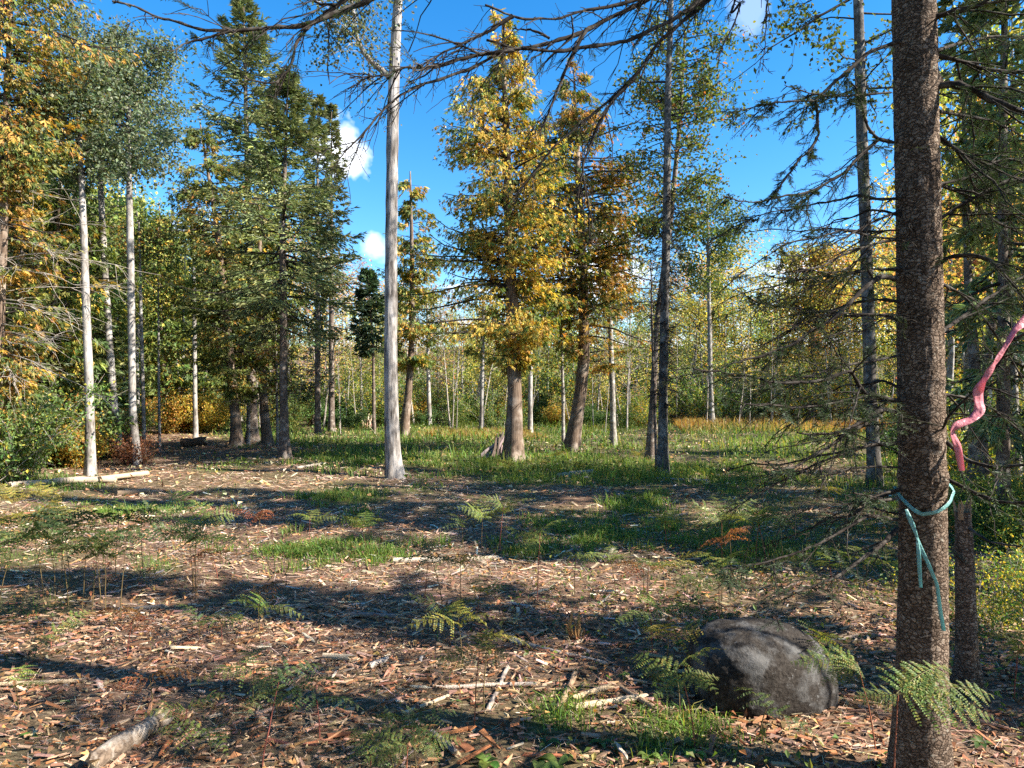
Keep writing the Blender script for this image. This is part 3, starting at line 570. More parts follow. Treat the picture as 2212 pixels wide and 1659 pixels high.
b, l, r = px_trunk([(-6, 1040, 24), (0, 700, 22), (6, 480, 24), (8, 350, 20), (20, 100, 12)], 12.3, [(.1, 0, 2.5, .02)])
put(cedar_parts(l, r, prof_px(12.3, [(-330, 20), (-150, 90), (0, 140), (120, 160), (240, 165), (320, 150), (420, 110), (560, 95), (700, 95), (800, 85), (920, 60)]) , nb=250, per=66, spray=.108, seed=7, gold=.52, dead=40), 'cedar_tree', 'tall orange and green cedar at the left edge of the picture', 'tree', b)
b, l, r = px_trunk([(105, 1015, 18), (112, 850, 14), (120, 600, 12), (130, 380, 5)], 15.5)
put(cedar_parts(l, r, prof_px(15.5, [(330, 15), (450, 80), (600, 110), (720, 105), (830, 70)]), nb=110, per=40, spray=.17, seed=8, gold=.34, dead=60), 'cedar_tree', 'shorter green cedar under the orange cedar with many bare lower limbs', 'tree', b)

rng = np.random.default_rng(17)
dl = bpy.data.objects['cedar_tree.005']
z = rng.uniform(hz(800, 12.3), hz(420, 12.3), 18); az = rng.uniform(-.9, .5, 18)
for j in range(18):
    mbd = MB(); Lb = rng.uniform(1.0, 2.3); p0 = np.array([[.0, 0, z[j]]]); dr = np.array([[math.cos(az[j]), math.sin(az[j]), rng.uniform(-.15, .35)]])
    q = paths(rng, p0, dr, [Lb], 9, droop=.32, up=.12, jit=.10); tubes(mbd, q, rng.uniform(.006, .013) * np.linspace(1, .25, 9)[None], 5)
    k = rng.integers(2, 8, 12); tubes(mbd, paths(rng, q[0][k], nrm(q[0][np.minimum(k + 1, 8)] - q[0][k - 1]) + rng.normal(0, .55, (12, 3)), rng.uniform(.2, .75, 12), 6, droop=.2, jit=.14), np.full((12, 1), .005) * np.linspace(1, .35, 6)[None], 3)
    part('dead_branch', mbd.mesh('dead_branch', M_DEADTWIG, True), dl)

# spruces
b, l, r = px_trunk([(615, 993, 26), (613, 900, 20), (612, 700, 17), (610, 500, 13), (622, 180, 3)], 16.6)
put(spruce_parts(l, r, prof_px(16.6, [(172, 5), (230, 36), (300, 74), (400, 122), (500, 170), (580, 200), (650, 190), (720, 120)]), whorls=25, per=6, tw=25, seed=9, dead=80, twig=.16, fin=.03, shoots=8), 'spruce_tree', 'bushy spruce with straight dark trunk beside the path', 'tree', b)
b, l, r = px_trunk([(545, 955, 26), (542, 700, 20), (535, 400, 14), (526, 5, 3)], 22.3)
put(spruce_parts(l, r, prof_px(22.3, [(2, 6), (60, 38), (140, 72), (220, 98), (320, 108), (450, 112), (600, 112), (700, 80)]), whorls=34, per=6, tw=19, seed=10, dead=30, twig=.2, fin=.04, shoots=8), 'spruce_tree', 'tallest dark spruce with pointed top behind the bushy spruce', 'tree', b)
for i, (px, top, hw, D) in enumerate(((686, 214, 42, 27), (716, 232, 46, 29))):
    b, l, r = px_trunk([(px, HY + CH * F / D, 14), (px, 600, 10), (px, top, 2)], D)
    put(spruce_parts(l, r, prof_px(D, [(top, 3), (top + 60, 12), (top + 140, 26), (top + 280, hw * .9), (top + 420, hw * 1.3)]), whorls=24, per=5, tw=12, seed=12 + i, dead=20, twig=.22, fin=.05, shoots=6), 'spruce_tree',
        ('slim spruce spire showing left of the white cloud edge', 'slim spruce spire in front of the white cloud')[i], 'tree', b)
b, l, r = px_trunk([(808, 935, 8), (806, 750, 6), (794, 590, 2)], 27.5)
put(spruce_parts(l, r, prof_px(27.5, [(588, 2), (640, 24), (700, 46), (740, 50), (760, 30)]), whorls=16, per=7, tw=13, seed=15, cols=[(.06, .10, .05), (.08, .12, .055)], dead=14, twig=.22, fin=.05, shoots=6), 'spruce_tree', 'small dark spruce on a thin bare stem left of the aspen trunk', 'tree', b)

# aspens and other broad-leaved trees
ASPENC = [(.105, .135, .075), (.14, .165, .095), (.075, .105, .05), (.19, .21, .13)]
b, l, r = px_trunk([(852, 1030, 40), (848, 960, 33), (845, 850, 30), (844, 700, 28), (845, 500, 26), (848, 300, 26), (851, 160, 24), (860, 0, 20)], 13.05, [(.05, .1, 1.6, .07), (.1, 0, 2.6, .02)])
pr = broad_parts(l, r, hz(-40, 13.05), 14.2, 1.4, nl=14, nt=10, nleaf=14, leaf=.065, cols=ASPENC, seed=20, mat_b=M_FURROW, S=40, rings=120, flare=.22, rough=.06)
t = put(pr, 'aspen_tree', 'pale straight aspen trunk standing alone left of the middle', 'tree', b)
# its forked side limb with leaves
rng = np.random.default_rng(77); mb = MB(); D = 13.05
lp = np.array([P(842, 165, D), P(822, 150, D), P(797, 130, D - .2), P(772, 92, D - .3), P(766, 45, D - .3), P(755, -30, D)]) - b
q, v = resample(lp, [.075, .06, .05, .04, .03, .02], 14); tubes(mb, q[None], v[None], 7)
st = q[rng.integers(4, 14, 46)]; Pt = paths(rng, st, rng.normal(0, 1, (46, 3)) + [-.35, 0, -.05], rng.uniform(.4, 1.25, 46), 5, droop=.25, jit=.12); tubes(mb, Pt, np.full((46, 1), .009) * np.linspace(1, .3, 5)[None], 3)
lo = part('limb', mb.mesh('limb', M_GREYB, True), t)
n = 2300; c = Pt[rng.integers(0, 46, n), rng.integers(1, 5, n)] + rng.normal(0, .12, (n, 3)); ml = MB(); diamonds(ml, c, rand_unit(rng, n) + [0, 0, -.4], rng.normal(0, .8, (n, 3)) + [.3, -.2, .5], rng.uniform(.05, .08, n), rng.uniform(.045, .065, n), pal(rng, n, ASPENC, None, .2)); part('leaves', ml.mesh('leaves', M_LEAF), lo)

def aspen(pts, D, extra, zlo_px, top, spread, label, seed, name='aspen_tree', cols=ASPENC, mat=M_ASPENB, **kw):
    b, l, r = px_trunk(pts, D, extra); kw = dict(dict(nl=30, nt=13, nleaf=17, leaf=.075), **kw)
    return put(broad_parts(l, r, hz(zlo_px, D), hz(top, D), spread, cols=cols, seed=seed, mat_b=mat, **kw), name, label, 'tree', b)
aspen([(196, 1030, 25), (193, 850, 21), (188, 720, 19), (180, 480, 16), (172, 300, 9), (165, 200, 3)], 13.2, (), 420, 190, 1.15, 'brightly lit whitish trunk beside the peeled log at the left', 21)
aspen([(255, 960, 19), (244, 850, 17), (232, 680, 16), (222, 500, 15), (213, 320, 12), (205, 180, 7), (200, 70, 3)], 16.5, (), 400, 60, 1.4, 'leaning silver aspen with a big grey-green crown at the left', 22, nl=46, nt=14, nleaf=20)
aspen([(295, 1000, 22), (286, 880, 17), (284, 700, 17), (281, 500, 16), (277, 320, 11), (280, 200, 6), (290, 100, 2)], 15.7, (), 400, 95, 1.35, 'straight silver aspen where the path meets the left trees', 23, nl=40, nt=13, nleaf=19)
aspen([(423, 946, 12), (421, 850, 10), (420, 690, 9), (418, 500, 5)], 24.5, (), 690, 480, .9, 'slender pale trunk at the far end of the path', 24, mat=M_ASPENB, nl=14, cols=[(.06, .1, .03), (.09, .13, .03)])
aspen([(66, 1000, 14), (62, 860, 12), (58, 650, 10), (60, 420, 6)], 15.6, (), 640, 400, 1.2, 'thin dark trunk deep in the left forest edge', 25, mat=M_SPRUCEB, name='maple_tree', cols=[(.05, .10, .022), (.08, .13, .03), (.30, .22, .03)], nl=22, leaf=.09)

# bare larch-like tree with grey twigs, right of the cedars
b, l, r = px_trunk([(1432, 1030, 24), (1432, 850, 20), (1435, 700, 20), (1440, 480, 18), (1443, 200, 14), (1450, 0, 10)], 13.05, [(0, 0, 1.6, .02)])
t = put(spruce_parts(l, r, prof_px(13.05, [(-160, 6), (-20, 50), (120, 85), (260, 95), (400, 75), (560, 40)]), whorls=30, per=6, tw=3, seed=30, cols=[(.12, .15, .05), (.16, .18, .07), (.10, .12, .05)], dead=190, twig=.12, fin=.03, mat_b=M_DARKGREY, sparse=.4, S=16, rings=60), 'larch_tree', 'tall grey trunk with thin half-bare twiggy branches right of the cedars', 'tree', b)
# maple growing through it
b, l, r = px_trunk([(1404, 992, 22), (1411, 860, 15), (1418, 700, 12), (1448, 480, 12), (1470, 250, 9), (1480, 60, 4)], 16.6)
put(broad_parts(l, r, hz(540, 16.6), hz(25, 16.6), 1.25, nl=44, nt=12, nleaf=15, leaf=.085, cols=[(.09, .13, .03), (.13, .16, .035), (.07, .11, .03), (.24, .22, .04), (.32, .12, .04)], w=(1, 1, .9, .45, .18), seed=31, mat_b=M_SPRUCEB, elev=(.3, 1.0)), 'maple_tree', 'green-leaved maple rising behind the half-bare grey trunk', 'tree', b)
aspen([(1419, 1024, 7), (1413, 850, 6), (1408, 700, 5), (1406, 560, 2)], 13.4, (), 850, 560, .5, 'very thin dark sapling just left of the half-bare trunk', 32, mat=M_SPRUCEB, name='sapling', nl=10, nt=5, nleaf=6, leaf=.05, S=8)
aspen([(1538, 905, 11), (1534, 790, 10), (1530, 560, 8), (1528, 430, 3)], 33, (), 640, 425, 2.1, 'dark-leaved tree rising above the yellow trees right of centre', 33, mat=M_GREYB, name='maple_tree', cols=[(.05, .085, .03), (.08, .12, .035), (.20, .2, .05)], nl=26, leaf=.13, scat=.2)
aspen([(1890, 1048, 34), (1886, 960, 30), (1880, 850, 29), (1872, 560, 27), (1862, 300, 25), (1854, 0, 22)], 12.0, [(-.05, 0, 1.5, .06), (0, 0, 1.5, .02)], 190, -420, 1.7, 'dark grey poplar trunk with dangling leaves left of the near fir', 34, mat=M_DARKGREY, name='poplar_tree', cols=[(.055, .085, .025), (.08, .11, .03), (.12, .14, .04)], nl=30, nt=11, nleaf=13, leaf=.085, S=20, rings=80, elev=(-.5, .7), dropleaf=.15)
aspen([(1757, 893, 15), (1758, 760, 12), (1752, 690, 9), (1750, 560, 4)], 39, (), 700, 545, 2.2, 'short grey trunk at the back of the dry grass', 35, mat=M_GREYB, name='maple_tree', cols=[(.26, .24, .05), (.2, .21, .05), (.30, .19, .05)], nl=22, leaf=.16, scat=.24)
# yellow sapling poles behind the cedars
for i, (pts, D, lab) in enumerate((
        ([(928, 922, 10), (925, 800, 8), (922, 620, 4)], 32, 'thin pale pole right of the slim leaning cedar'),
        ([(1040, 932, 10), (1042, 800, 9), (1045, 640, 5)], 28.5, 'thin pale pole left of the big golden cedar'),
        ([(1145, 934, 11), (1146, 800, 9), (1150, 640, 4)], 28, 'thin pale pole with grey dead twigs right of the golden cedar'),
        ([(1217, 965, 8), (1216, 850, 7), (1212, 660, 3)], 20.5, 'thin mossy pole beside the leaning cedar'),
        ([(1325, 958, 14), (1323, 850, 12), (1319, 740, 11), (1316, 500, 6)], 21.5, 'slender trunk with gold leaves between the cedars and half-bare trunk'),
        ([(312, 985, 9), (309, 850, 9), (305, 700, 8), (300, 480, 4)], 17.2, 'thin dark trunk hugging the silver aspen by the path'),
        ([(345, 975, 7), (343, 800, 6), (342, 600, 3)], 19.0, 'thin pale pole at the mouth of the path'),
        ([(536, 962, 9), (538, 850, 7), (540, 700, 3)], 21.0, 'thin pale pole between the two reddish cedar trunks'),
        ([(600, 968, 7), (598, 850, 6), (596, 700, 3)], 20.2, 'thin pole touching the near spruce trunk'))):
    aspen(pts, D, (), pts[-1][1] + 190, pts[-1][1] - 30, .75, lab, 40 + i, name='sapling', mat=M_ASPENB if i in (0, 1, 2, 6, 7) else M_GREYB, cols=[(.12, .16, .035), (.26, .22, .04), (.33, .20, .04), (.07, .11, .03)], nl=15, nt=7, nleaf=11, leaf=.10 if D > 24 else .08, S=8, rings=20, scat=.14)

# ---- prototypes for the forest behind
def straight(h, r, lean=.02, seed=0):
    g = np.random.default_rng(seed); z = np.linspace(0, h, 7); x = np.cumsum(g.normal(0, lean * h / 6, 7)); y = np.cumsum(g.normal(0, lean * h / 6, 7)); x -= x[0]; y -= y[0]
    return np.stack([x, y, z], 1), r * np.linspace(1, .12, 7)
def far_broad(h, cols, seed, w=None, zlo=.35, spread=.22, nl=20, nt=9, nleaf=10, leaf=.125, mat=M_GREYB, drop=0.0, r=.10):
    l, r = straight(h, r, .025, seed)
    return broad_parts(l, r, h * zlo, h, h * spread, nl=nl, nt=nt, nleaf=nleaf, leaf=leaf, cols=cols, w=w, seed=seed, mat_b=mat, S=7, rings=14, scat=.24, dropleaf=drop, twigmat=M_DEADTWIG if drop > .3 else None)
YEL = [(0.644, 0.528, 0.129), (0.541, 0.476, 0.115), (0.412, 0.412, 0.103), (0.670, 0.464, 0.129)]
YGR = [(0.309, 0.361, 0.091), (0.399, 0.386, 0.091), (0.220, 0.283, 0.071), (0.515, 0.438, 0.103)]
ORA = [(0.670, 0.347, 0.129), (0.605, 0.426, 0.129), (0.696, 0.283, 0.142), (0.464, 0.373, 0.103)]
GRN = [(0.138, 0.211, 0.056), (0.194, 0.259, 0.065), (0.276, 0.324, 0.082)]
PROT = {
    'yellow': [far_broad(9, YEL, 101), far_broad(9, YEL, 102, spread=.26), far_broad(9, YEL, 103, zlo=.2, spread=.2)],
    'ygreen': [far_broad(9, YGR, 104), far_broad(9, YGR, 105, zlo=.22), far_broad(9, YGR, 106, spread=.25)],
    'orange': [far_broad(9, ORA, 107), far_broad(9, ORA, 108, drop=.3, spread=.2)],
    'green': [far_broad(9, GRN, 109, zlo=.15), far_broad(9, GRN, 110, zlo=.25)],
    'bare': [far_broad(9, [(.30, .16, .10), (.34, .22, .12)], 111, drop=.75, nl=30, nt=12, zlo=.25), far_broad(9, ORA, 112, drop=.6, nl=28, nt=11, zlo=.3)],
    'pole': [far_broad(9, YGR, 113, nl=12, nt=6, nleaf=9, zlo=.4, spread=.13, mat=M_ASPENB, r=.07, leaf=.11), far_broad(9, YEL, 114, nl=12, nt=6, nleaf=9, zlo=.35, spread=.13, mat=M_ASPENB, r=.06, leaf=.11), far_broad(9, GRN, 115, nl=9, nt=6, nleaf=8, zlo=.45, spread=.12, mat=M_ASPENB, r=.065, leaf=.11)],
    'stem': [far_broad(6, YGR, 116, nl=10, nt=5, nleaf=6, zlo=.2, spread=.14, mat=M_DEADTWIG, r=.035, leaf=.10, drop=.35), far_broad(6, YEL, 117, nl=9, nt=5, nleaf=7, zlo=.3, spread=.12, mat=M_DEADTWIG, r=.03, leaf=.10, drop=.35), far_broad(6, ORA, 118, nl=9, nt=6, nleaf=5, zlo=.3, spread=.13, mat=M_DEADTWIG, r=.035, leaf=.10, drop=.5)],
}
def far_con(h, seed, cols, rad=.16, cedar=False, gold=.2):
    l, r = straight(h, .11, .012, seed)
    prof = [(h * .16, h * rad * .75), (h * .3, h * rad), (h * .6, h * rad * .62), (h * .85, h * rad * .25), (h, .05)]
    if cedar: return cedar_parts(l, r, prof, nb=90, per=32, spray=.24, seed=seed, gold=gold, S=8, rings=16, dead=12)
    return spruce_parts(l, r, prof, whorls=20, per=6, tw=11, seed=seed, cols=cols, dead=24, twig=.24, fin=.055, shoots=6, S=8, rings=16)
PROT['spruce'] = [far_con(9, 120, SPRUCEC), far_con(9, 121, [(.03, .055, .028), (.042, .068, .03)], .18)]
PROT['cedar'] = [far_con(9, 122, None, .15, True, .25), far_con(9, 123, None, .17, True, .12), far_con(9, 124, None, .15, True, .5)]
SHR = {
    'dark': [shrub_parts(2.0, 1.0, seed=130, nleaf=3200, leaf=.11, cols=[(0.056, 0.112, 0.035), (0.080, 0.144, 0.040), (0.128, 0.192, 0.048)]), shrub_parts(2.2, 1.2, seed=131, nleaf=3200, leaf=.10, cols=[(0.064, 0.128, 0.032), (0.112, 0.176, 0.042), (0.256, 0.256, 0.056)])],
    'yellow': [shrub_parts(1.8, 1.0, seed=132, nleaf=3000, leaf=.09, cols=[(0.450, 0.300, 0.044), (0.350, 0.275, 0.044), (0.175, 0.188, 0.037), (0.500, 0.250, 0.050)])],
    'large': [shrub_parts(3.4, 1.1, seed=133, stems=18, nleaf=3000, leaf=.095, cols=[(0.134, 0.216, 0.054), (0.198, 0.270, 0.064), (0.090, 0.154, 0.046), (0.468, 0.360, 0.054)], w=(1, 1, .8, .3), twig=M_DEADTWIG), shrub_parts(3.0, 1.0, seed=134, stems=18, nleaf=2600, leaf=.09, cols=[(0.108, 0.198, 0.046), (0.540, 0.414, 0.054), (0.180, 0.252, 0.054)], twig=M_DEADTWIG)],
    'rust': [shrub_parts(1.1, .9, seed=135, nleaf=2200, leaf=.06, cols=[(.28, .10, .06), (.22, .09, .05), (.34, .15, .08)])],
}
FARLAB = {'yellow': ('maple_tree', 'yellow-leaved tree in the far wall of woods'), 'ygreen': ('maple_tree', 'yellow-green tree in the far wall of woods'), 'orange': ('maple_tree', 'orange-tinted tree in the far wall of woods'),
          'green': ('maple_tree', 'green leafy tree in the woods behind the clearing'), 'bare': ('maple_tree', 'nearly bare reddish tree in the far wall of woods'), 'pole': ('sapling', 'thin pale pole in the woods behind the clearing'),
          'spruce': ('spruce_tree', 'dark spruce in the woods behind the clearing'), 'cedar': ('cedar_tree', 'background cedar in the woods round the clearing')}
def far(kind, x, y, h, rng, sx=1.0, label=None, name=None, group=None):
    nm, lb = FARLAB[kind]; pr = PROT[kind][rng.integers(len(PROT[kind]))]; s = h / 9.0
    o = put(pr, name or nm, label or lb, 'tree', (x, y, gz(x, y) - .05), group or ('far ' + kind + ' trees in the woods'), rng.uniform(0, 6.28), (s * sx * rng.uniform(.8, 1.25), s * sx * rng.uniform(.8, 1.25), s))
    if y > 12: o.rotation_euler = (rng.normal(0, .045), rng.normal(0, .045), o.rotation_euler[2])
    return o
def bush(kind, x, y, s, rng, label, group):
    pr = SHR[kind][rng.integers(len(SHR[kind]))]
    return put(pr, 'shrub', label, 'shrub', (x, y, gz(x, y)), group, rng.uniform(0, 6.28), s)
ZONE = [(180, 'at the left edge'), (330, 'behind the silver aspens'), (480, 'behind the green cedar'), (660, 'behind the spruces'), (800, 'behind the small dark spruce'), (900, 'behind the pale aspen'), (1020, 'behind the slim leaning cedar'), (1170, 'behind the golden cedar'), (1300, 'behind the leaning cedar'), (1400, 'behind the slender gold tree'), (1500, 'behind the half-bare trunk'), (1620, 'behind the shattered stump'), (1740, 'above the dry grass'), (1860, 'left of the poplar'), (1990, 'between poplar and near fir'), (9999, 'right of the near fir')]
ROW = ((33, 'front row, '), (37.5, 'second row, '), (42, 'third row, '), (49, 'fourth row, '), (57, 'fifth row, '), (999, 'rearmost, '))
def where(px, D, rows=True):
    z = next(t for lim, t in ZONE if px < lim); return ((next(t for lim, t in ROW if D < lim)) if rows else '') + z
rng = np.random.default_rng(61)
# far wall, from behind the spruces to the right edge
def toph(px):    # height of the tree line in the photo (pixel row)
    return np.interp(px, [0, 330, 420, 560, 640, 760, 850, 950, 1100, 1250, 1400, 1480, 1560, 1640, 1720, 1800, 1900, 2212], [420, 420, 470, 480, 560, 600, 640, 640, 650, 640, 620, 590, 570, 600, 600, 560, 520, 400])
for row, (D0, n) in enumerate(((34, 36), (39, 38), (45, 38), (53, 36), (63, 34))):
    for i in range(n):
        px = -60 + (i + rng.uniform(-.4, .4)) * 2350 / n; D = D0 + rng.uniform(-1.6, 1.6)
        if row == 0 and 1440 < px < 1900: D += 5
        x = (px - CX) / F * D; h = hz(toph(px) + rng.normal(18, 28) + (45 if row == 0 else 0), D) * (1.0 if row < 3 else .98)
        if px > 1430 and px < 1960: k = rng.choice(['yellow', 'ygreen', 'orange', 'pole', 'green'], p=[.34, .30, .20, .08, .08])
        elif px > 1960: k = rng.choice(['yellow', 'ygreen', 'orange', 'spruce'], p=[.35, .3, .2, .15])
        elif px > 620 and px < 1000: k = rng.choice(['bare', 'ygreen', 'pole', 'green', 'orange', 'spruce'], p=[.30, .22, .2, .1, .1, .08])
        elif px >= 1000: k = rng.choice(['ygreen', 'yellow', 'pole', 'bare', 'green', 'orange'], p=[.3, .2, .2, .12, .1, .08])
        else: k = rng.choice(['green', 'cedar', 'spruce', 'pole', 'ygreen'], p=[.25, .25, .25, .15, .1])
        far(k, x, D, max(h, 4.0), rng, sx=1.15 if row > 2 else 1.0, label=FARLAB[k][1].replace(' in the far wall of woods', '').replace(' in the woods behind the clearing', '').replace(' in the woods round the clearing', '') + ' in the far woods, ' + where(px, D))
for D0, n, s0 in ((31.5, 26, .62), (33.5, 34, .85), (36, 30, 1.1), (41, 26, 1.4), (50, 24, 1.9)):
    for i in range(n):
        px = (330 if D0 < 33 else -40) + (i + rng.uniform(-.4, .4)) * (1900 if D0 < 33 else 2300) / n; D = D0 + rng.uniform(-1, 1)
        if D0 < 36 and 1440 < px < 1900: D += 5.5
        k = rng.choice(['dark', 'large', 'yellow'], p=[.5, .4, .1]) if px < 1430 else rng.choice(['dark', 'large', 'yellow'], p=[.2, .5, .3])
        bush(k, (px - CX) / F * D, D, s0 * rng.uniform(.75, 1.2), rng, {'dark': 'low dark green bush at the foot of the far woods', 'yellow': 'low golden bush at the foot of the far woods', 'large': 'tall leafy bush at the foot of the far woods'}[k].replace(' at the foot of the far woods', ' at the far woods foot, ' + where(px, D)), 'bushes at the foot of the far woods')
# many thin pale stems in front of the far woods
for i in range(60):
    px = rng.choice([380, 560, 700, 760, 930, 1010, 1150, 1320, 1370, 1480, 1600, 1700, 1840, 1930]) + rng.normal(0, 38); D = rng.uniform(27.5, 36)
    if px < 620: D = rng.uniform(29, 36)
    if 1440 < px < 1900: D += 5
    nm = 'sapling'; k = rng.integers(3); h = rng.uniform(3.5, 6.8)
    o_ = put(PROT['stem'][k], nm, 'thin ' + ('green-leaved', 'yellow-leaved', 'orange-leaved')[k] + ' stem before the far woods, ' + where(px, D) , 'tree', ((px - CX) / F * D, D, -.05), 'thin stems before the far woods', rng.uniform(0, 6.28), (h / 6 * rng.uniform(.8, 1.6), h / 6 * rng.uniform(.8, 1.6), h / 6)); o_.rotation_euler = (rng.normal(0, .10), rng.normal(0, .10), o_.rotation_euler[2])
# left forest
def LROW(D): return ('first row ', 'second row ', 'third row ', 'fourth row ', 'fifth row ', 'deepest row ')[int(np.searchsorted([13.2, 14.5, 16.5, 19.5, 23.5], D))]
for D0, n in ((15.5, 6), (18, 10), (21, 12), (25, 13), (29, 14)):
    for i in range(n):
        lim = 330 if D0 < 26 else 420
        px = -120 + (i + rng.uniform(-.4, .4)) * (lim + 120) / n; D = D0 + rng.uniform(-1, 1)
        if 195 < px < 310 and D < 23: continue
        k = rng.choice(['cedar', 'spruce', 'green', 'pole', 'ygreen'], p=[.28, .12, .24, .24, .12]); h = hz(rng.uniform(230, 480) + (60 if px > 180 else 0), D)
        far(k, (px - CX) / F * D, D, h, rng, label={'cedar': 'green cedar packed into the left forest', 'spruce': 'dark spruce packed into the left forest', 'green': 'leafy green tree packed into the left forest', 'pole': 'thin pole packed into the left forest', 'ygreen': 'yellow-green tree packed into the left forest'}[k] + ', ' + LROW(D) + where(px, D, False), group='left forest ' + k + ' trees')
for D0, n in ((13.0, 4), (14.2, 7), (15.4, 8), (17.5, 10), (20.5, 10), (24, 10)):
    for i in range(n):
        px = -70 + (i + rng.uniform(-.4, .4)) * (200 if D0 < 13 else 340 if D0 < 16 else 390) / n; D = D0 + rng.uniform(-.6, .6)
        if (205 < px < 330 and D < 22 and rng.random() < .75) or (70 < px < 260 and D < 14.6): continue
        k = rng.choice(['large', 'dark', 'yellow'], p=[.6, .15, .25]); bush(k, (px - CX) / F * D, D, rng.uniform(.5, .85) * (1.15 if px < 150 else .75), rng, {'dark': 'low dark bush along the left forest edge', 'yellow': 'golden bush along the left forest edge', 'large': 'tall big-leaved bush along the left forest edge'}[k] + ', ' + LROW(D) + where(px, D, False), 'bushes along the left forest edge')
for i, (px, D, s) in enumerate(((365, 27, .9), (400, 28, 1.0), (440, 27.5, .95), (470, 28.5, .9))):
    bush('yellow', (px - CX) / F * D, D, s, rng, ('leftmost', 'second', 'third', 'rightmost')[i] + ' golden bush closing the end of the path', 'golden bushes at the end of the path')
bush('large', (-5 - CX) / F * 11.9, 11.9, .8, rng, 'tall leafy bush hiding the foot of the orange cedar', 'bushes along the left forest edge')
bush('large', (55 - CX) / F * 12.3, 12.3, .62, rng, 'leafy bush in front of the orange cedar, right of its foot', 'bushes along the left forest edge')
bush('rust', *ground(285, 1000)[:2], .75, rng, 'rust-red dead bush at the foot of the silver aspen', 'rust bushes')
bush('rust', *ground(255, 985)[:2], .85, rng, 'rust-red dead bush just left of the silver aspen', 'rust bushes')
# right edge behind the near fir
for i, (kind, px, D, h, sx, lab) in enumerate((('orange', 2075, 13, 6.6, 1.1, 'orange maple behind the near fir'), ('ygreen', 2200, 12, 8.8, 1.0, 'yellow-green tree at the right edge'), ('spruce', 2165, 7.2, 8.5, .75, 'dark spruce standing behind the ribbon at the right edge'), ('ygreen', 2130, 16, 10, 1.1, 'yellow-green tree behind the orange maple'), ('green', 2250, 10, 8, .9, 'green tree just past the right edge'),
        ('spruce', 2390, 9.5, 7.5, .8, 'dark spruce past the right edge'), ('orange', 1975, 21, 8.2, 1.0, 'orange maple seen left of the near fir trunk'), ('yellow', 1940, 27, 9.5, 1.1, 'yellow tree seen between poplar and near fir'), ('orange', 2050, 24, 10, 1.1, 'tall orange tree far behind the near fir'))):
    far(kind, (px - CX) / F * D, D, h, rng, sx, label=lab, group='trees along the right edge')
for i in range(22):
    D = rng.uniform(11, 24); px = rng.uniform(2060, 2330) if D < 16 else rng.uniform(1900, 2330); k = rng.choice(['large', 'dark', 'yellow'], p=[.5, .35, .15])
    bush(k, (px - CX) / F * D, D, rng.uniform(.45, .8), rng, {'dark': 'low dark bush behind the near fir', 'yellow': 'golden bush behind the near fir', 'large': 'tall leafy bush behind the near fir'}[k] + ', ' + LROW(D) + ('at the picture edge' if px > 2150 else 'beside its trunk'), 'bushes at the right edge')
for i in range(12):
    D = rng.uniform(4.6, 9.5); px = rng.uniform(2075, 2260); k = rng.choice(['large', 'dark'], p=[.5, .5])
    bush(k, (px - CX) / F * D, D, rng.uniform(.16, .34), rng, 'low ' + {'dark': 'green', 'large': 'twiggy green'}[k] + ' bush in the shade right of the snag, ' + ('nearest ' if D < 6 else 'middle ' if D < 7.8 else 'rear ') + ('at the edge' if px > 2165 else 'by the trunk'), 'low bushes right of the snag')
b, l, r = px_trunk([(2105, 1080, 32), (2106, 860, 27), (2106, 780, 26), (2092, 640, 20), (2085, 400, 14), (2080, 100, 5)], 10.2)
put(broad_parts(l, r, hz(500, 10.2), hz(80, 10.2), 1.0, nl=16, nt=8, nleaf=8, leaf=.075, cols=YGR, seed=70, mat_b=M_SPRUCEB), 'maple_tree', 'dark forked trunk in the shade right of the near fir', 'tree', b)
b, l, r = px_trunk([(2128, 1075, 22), (2122, 860, 18), (2140, 720, 17), (2165, 620, 14), (2190, 480, 8)], 10.5)
put(broad_parts(l, r, hz(600, 10.5), hz(420, 10.5), .8, nl=10, nt=8, nleaf=8, leaf=.075, cols=ORA, seed=71, mat_b=M_SPRUCEB), 'maple_tree', 'thin dark trunk leaning right beside the forked trunk', 'tree', b)
# woods on the sun side, out of frame: they shade the clearing
for i, (kind, x, y, h, sx) in enumerate((('spruce', 6.0, 3.25, 9.5, .62), ('spruce', 4.9, 3.15, 5.5, .45), ('cedar', 6.6, 2.5, 8, .3), ('ygreen', 7.0, 2.75, 8.5, .38), ('pole', 5.0, 2.5, 7, .45), ('pole', 6.4, .85, 8, .45), ('cedar', 8, 5.55, 10, .8), ('spruce', 9.6, 6.1, 15, .42), ('spruce', 9.8, 7.1, 15, .42), ('spruce', 13.2, 9.7, 11, .5), ('spruce', 12, 7.8, 11, .6), ('cedar', 14.5, 8.7, 11, .7), ('green', 18, 10.8, 11, .8), ('spruce', 21, 13.4, 12, .8),
        ('green', 26, 17, 12, 1.0), ('cedar', 30, 22, 13, 1.0), ('bare', 7.5, -1.8, 8, .8), ('pole', 3.6, -1.2, 6, .8), ('pole', 7.2, 4.3, 8.5, .4))):
    far(kind, x, y, h, rng, sx, label={'spruce': 'dark spruce in the sunny woods beyond the right edge', 'cedar': 'cedar in the sunny woods beyond the right edge', 'green': 'green leafy tree in the sunny woods beyond the right edge', 'pole': 'thin pole in the sunny woods beyond the right edge', 'bare': 'half-bare tree in the sunny woods beyond the right edge', 'ygreen': 'yellow-green tree in the sunny woods beyond the right edge'}[kind], group='woods beyond the right edge ' + kind)

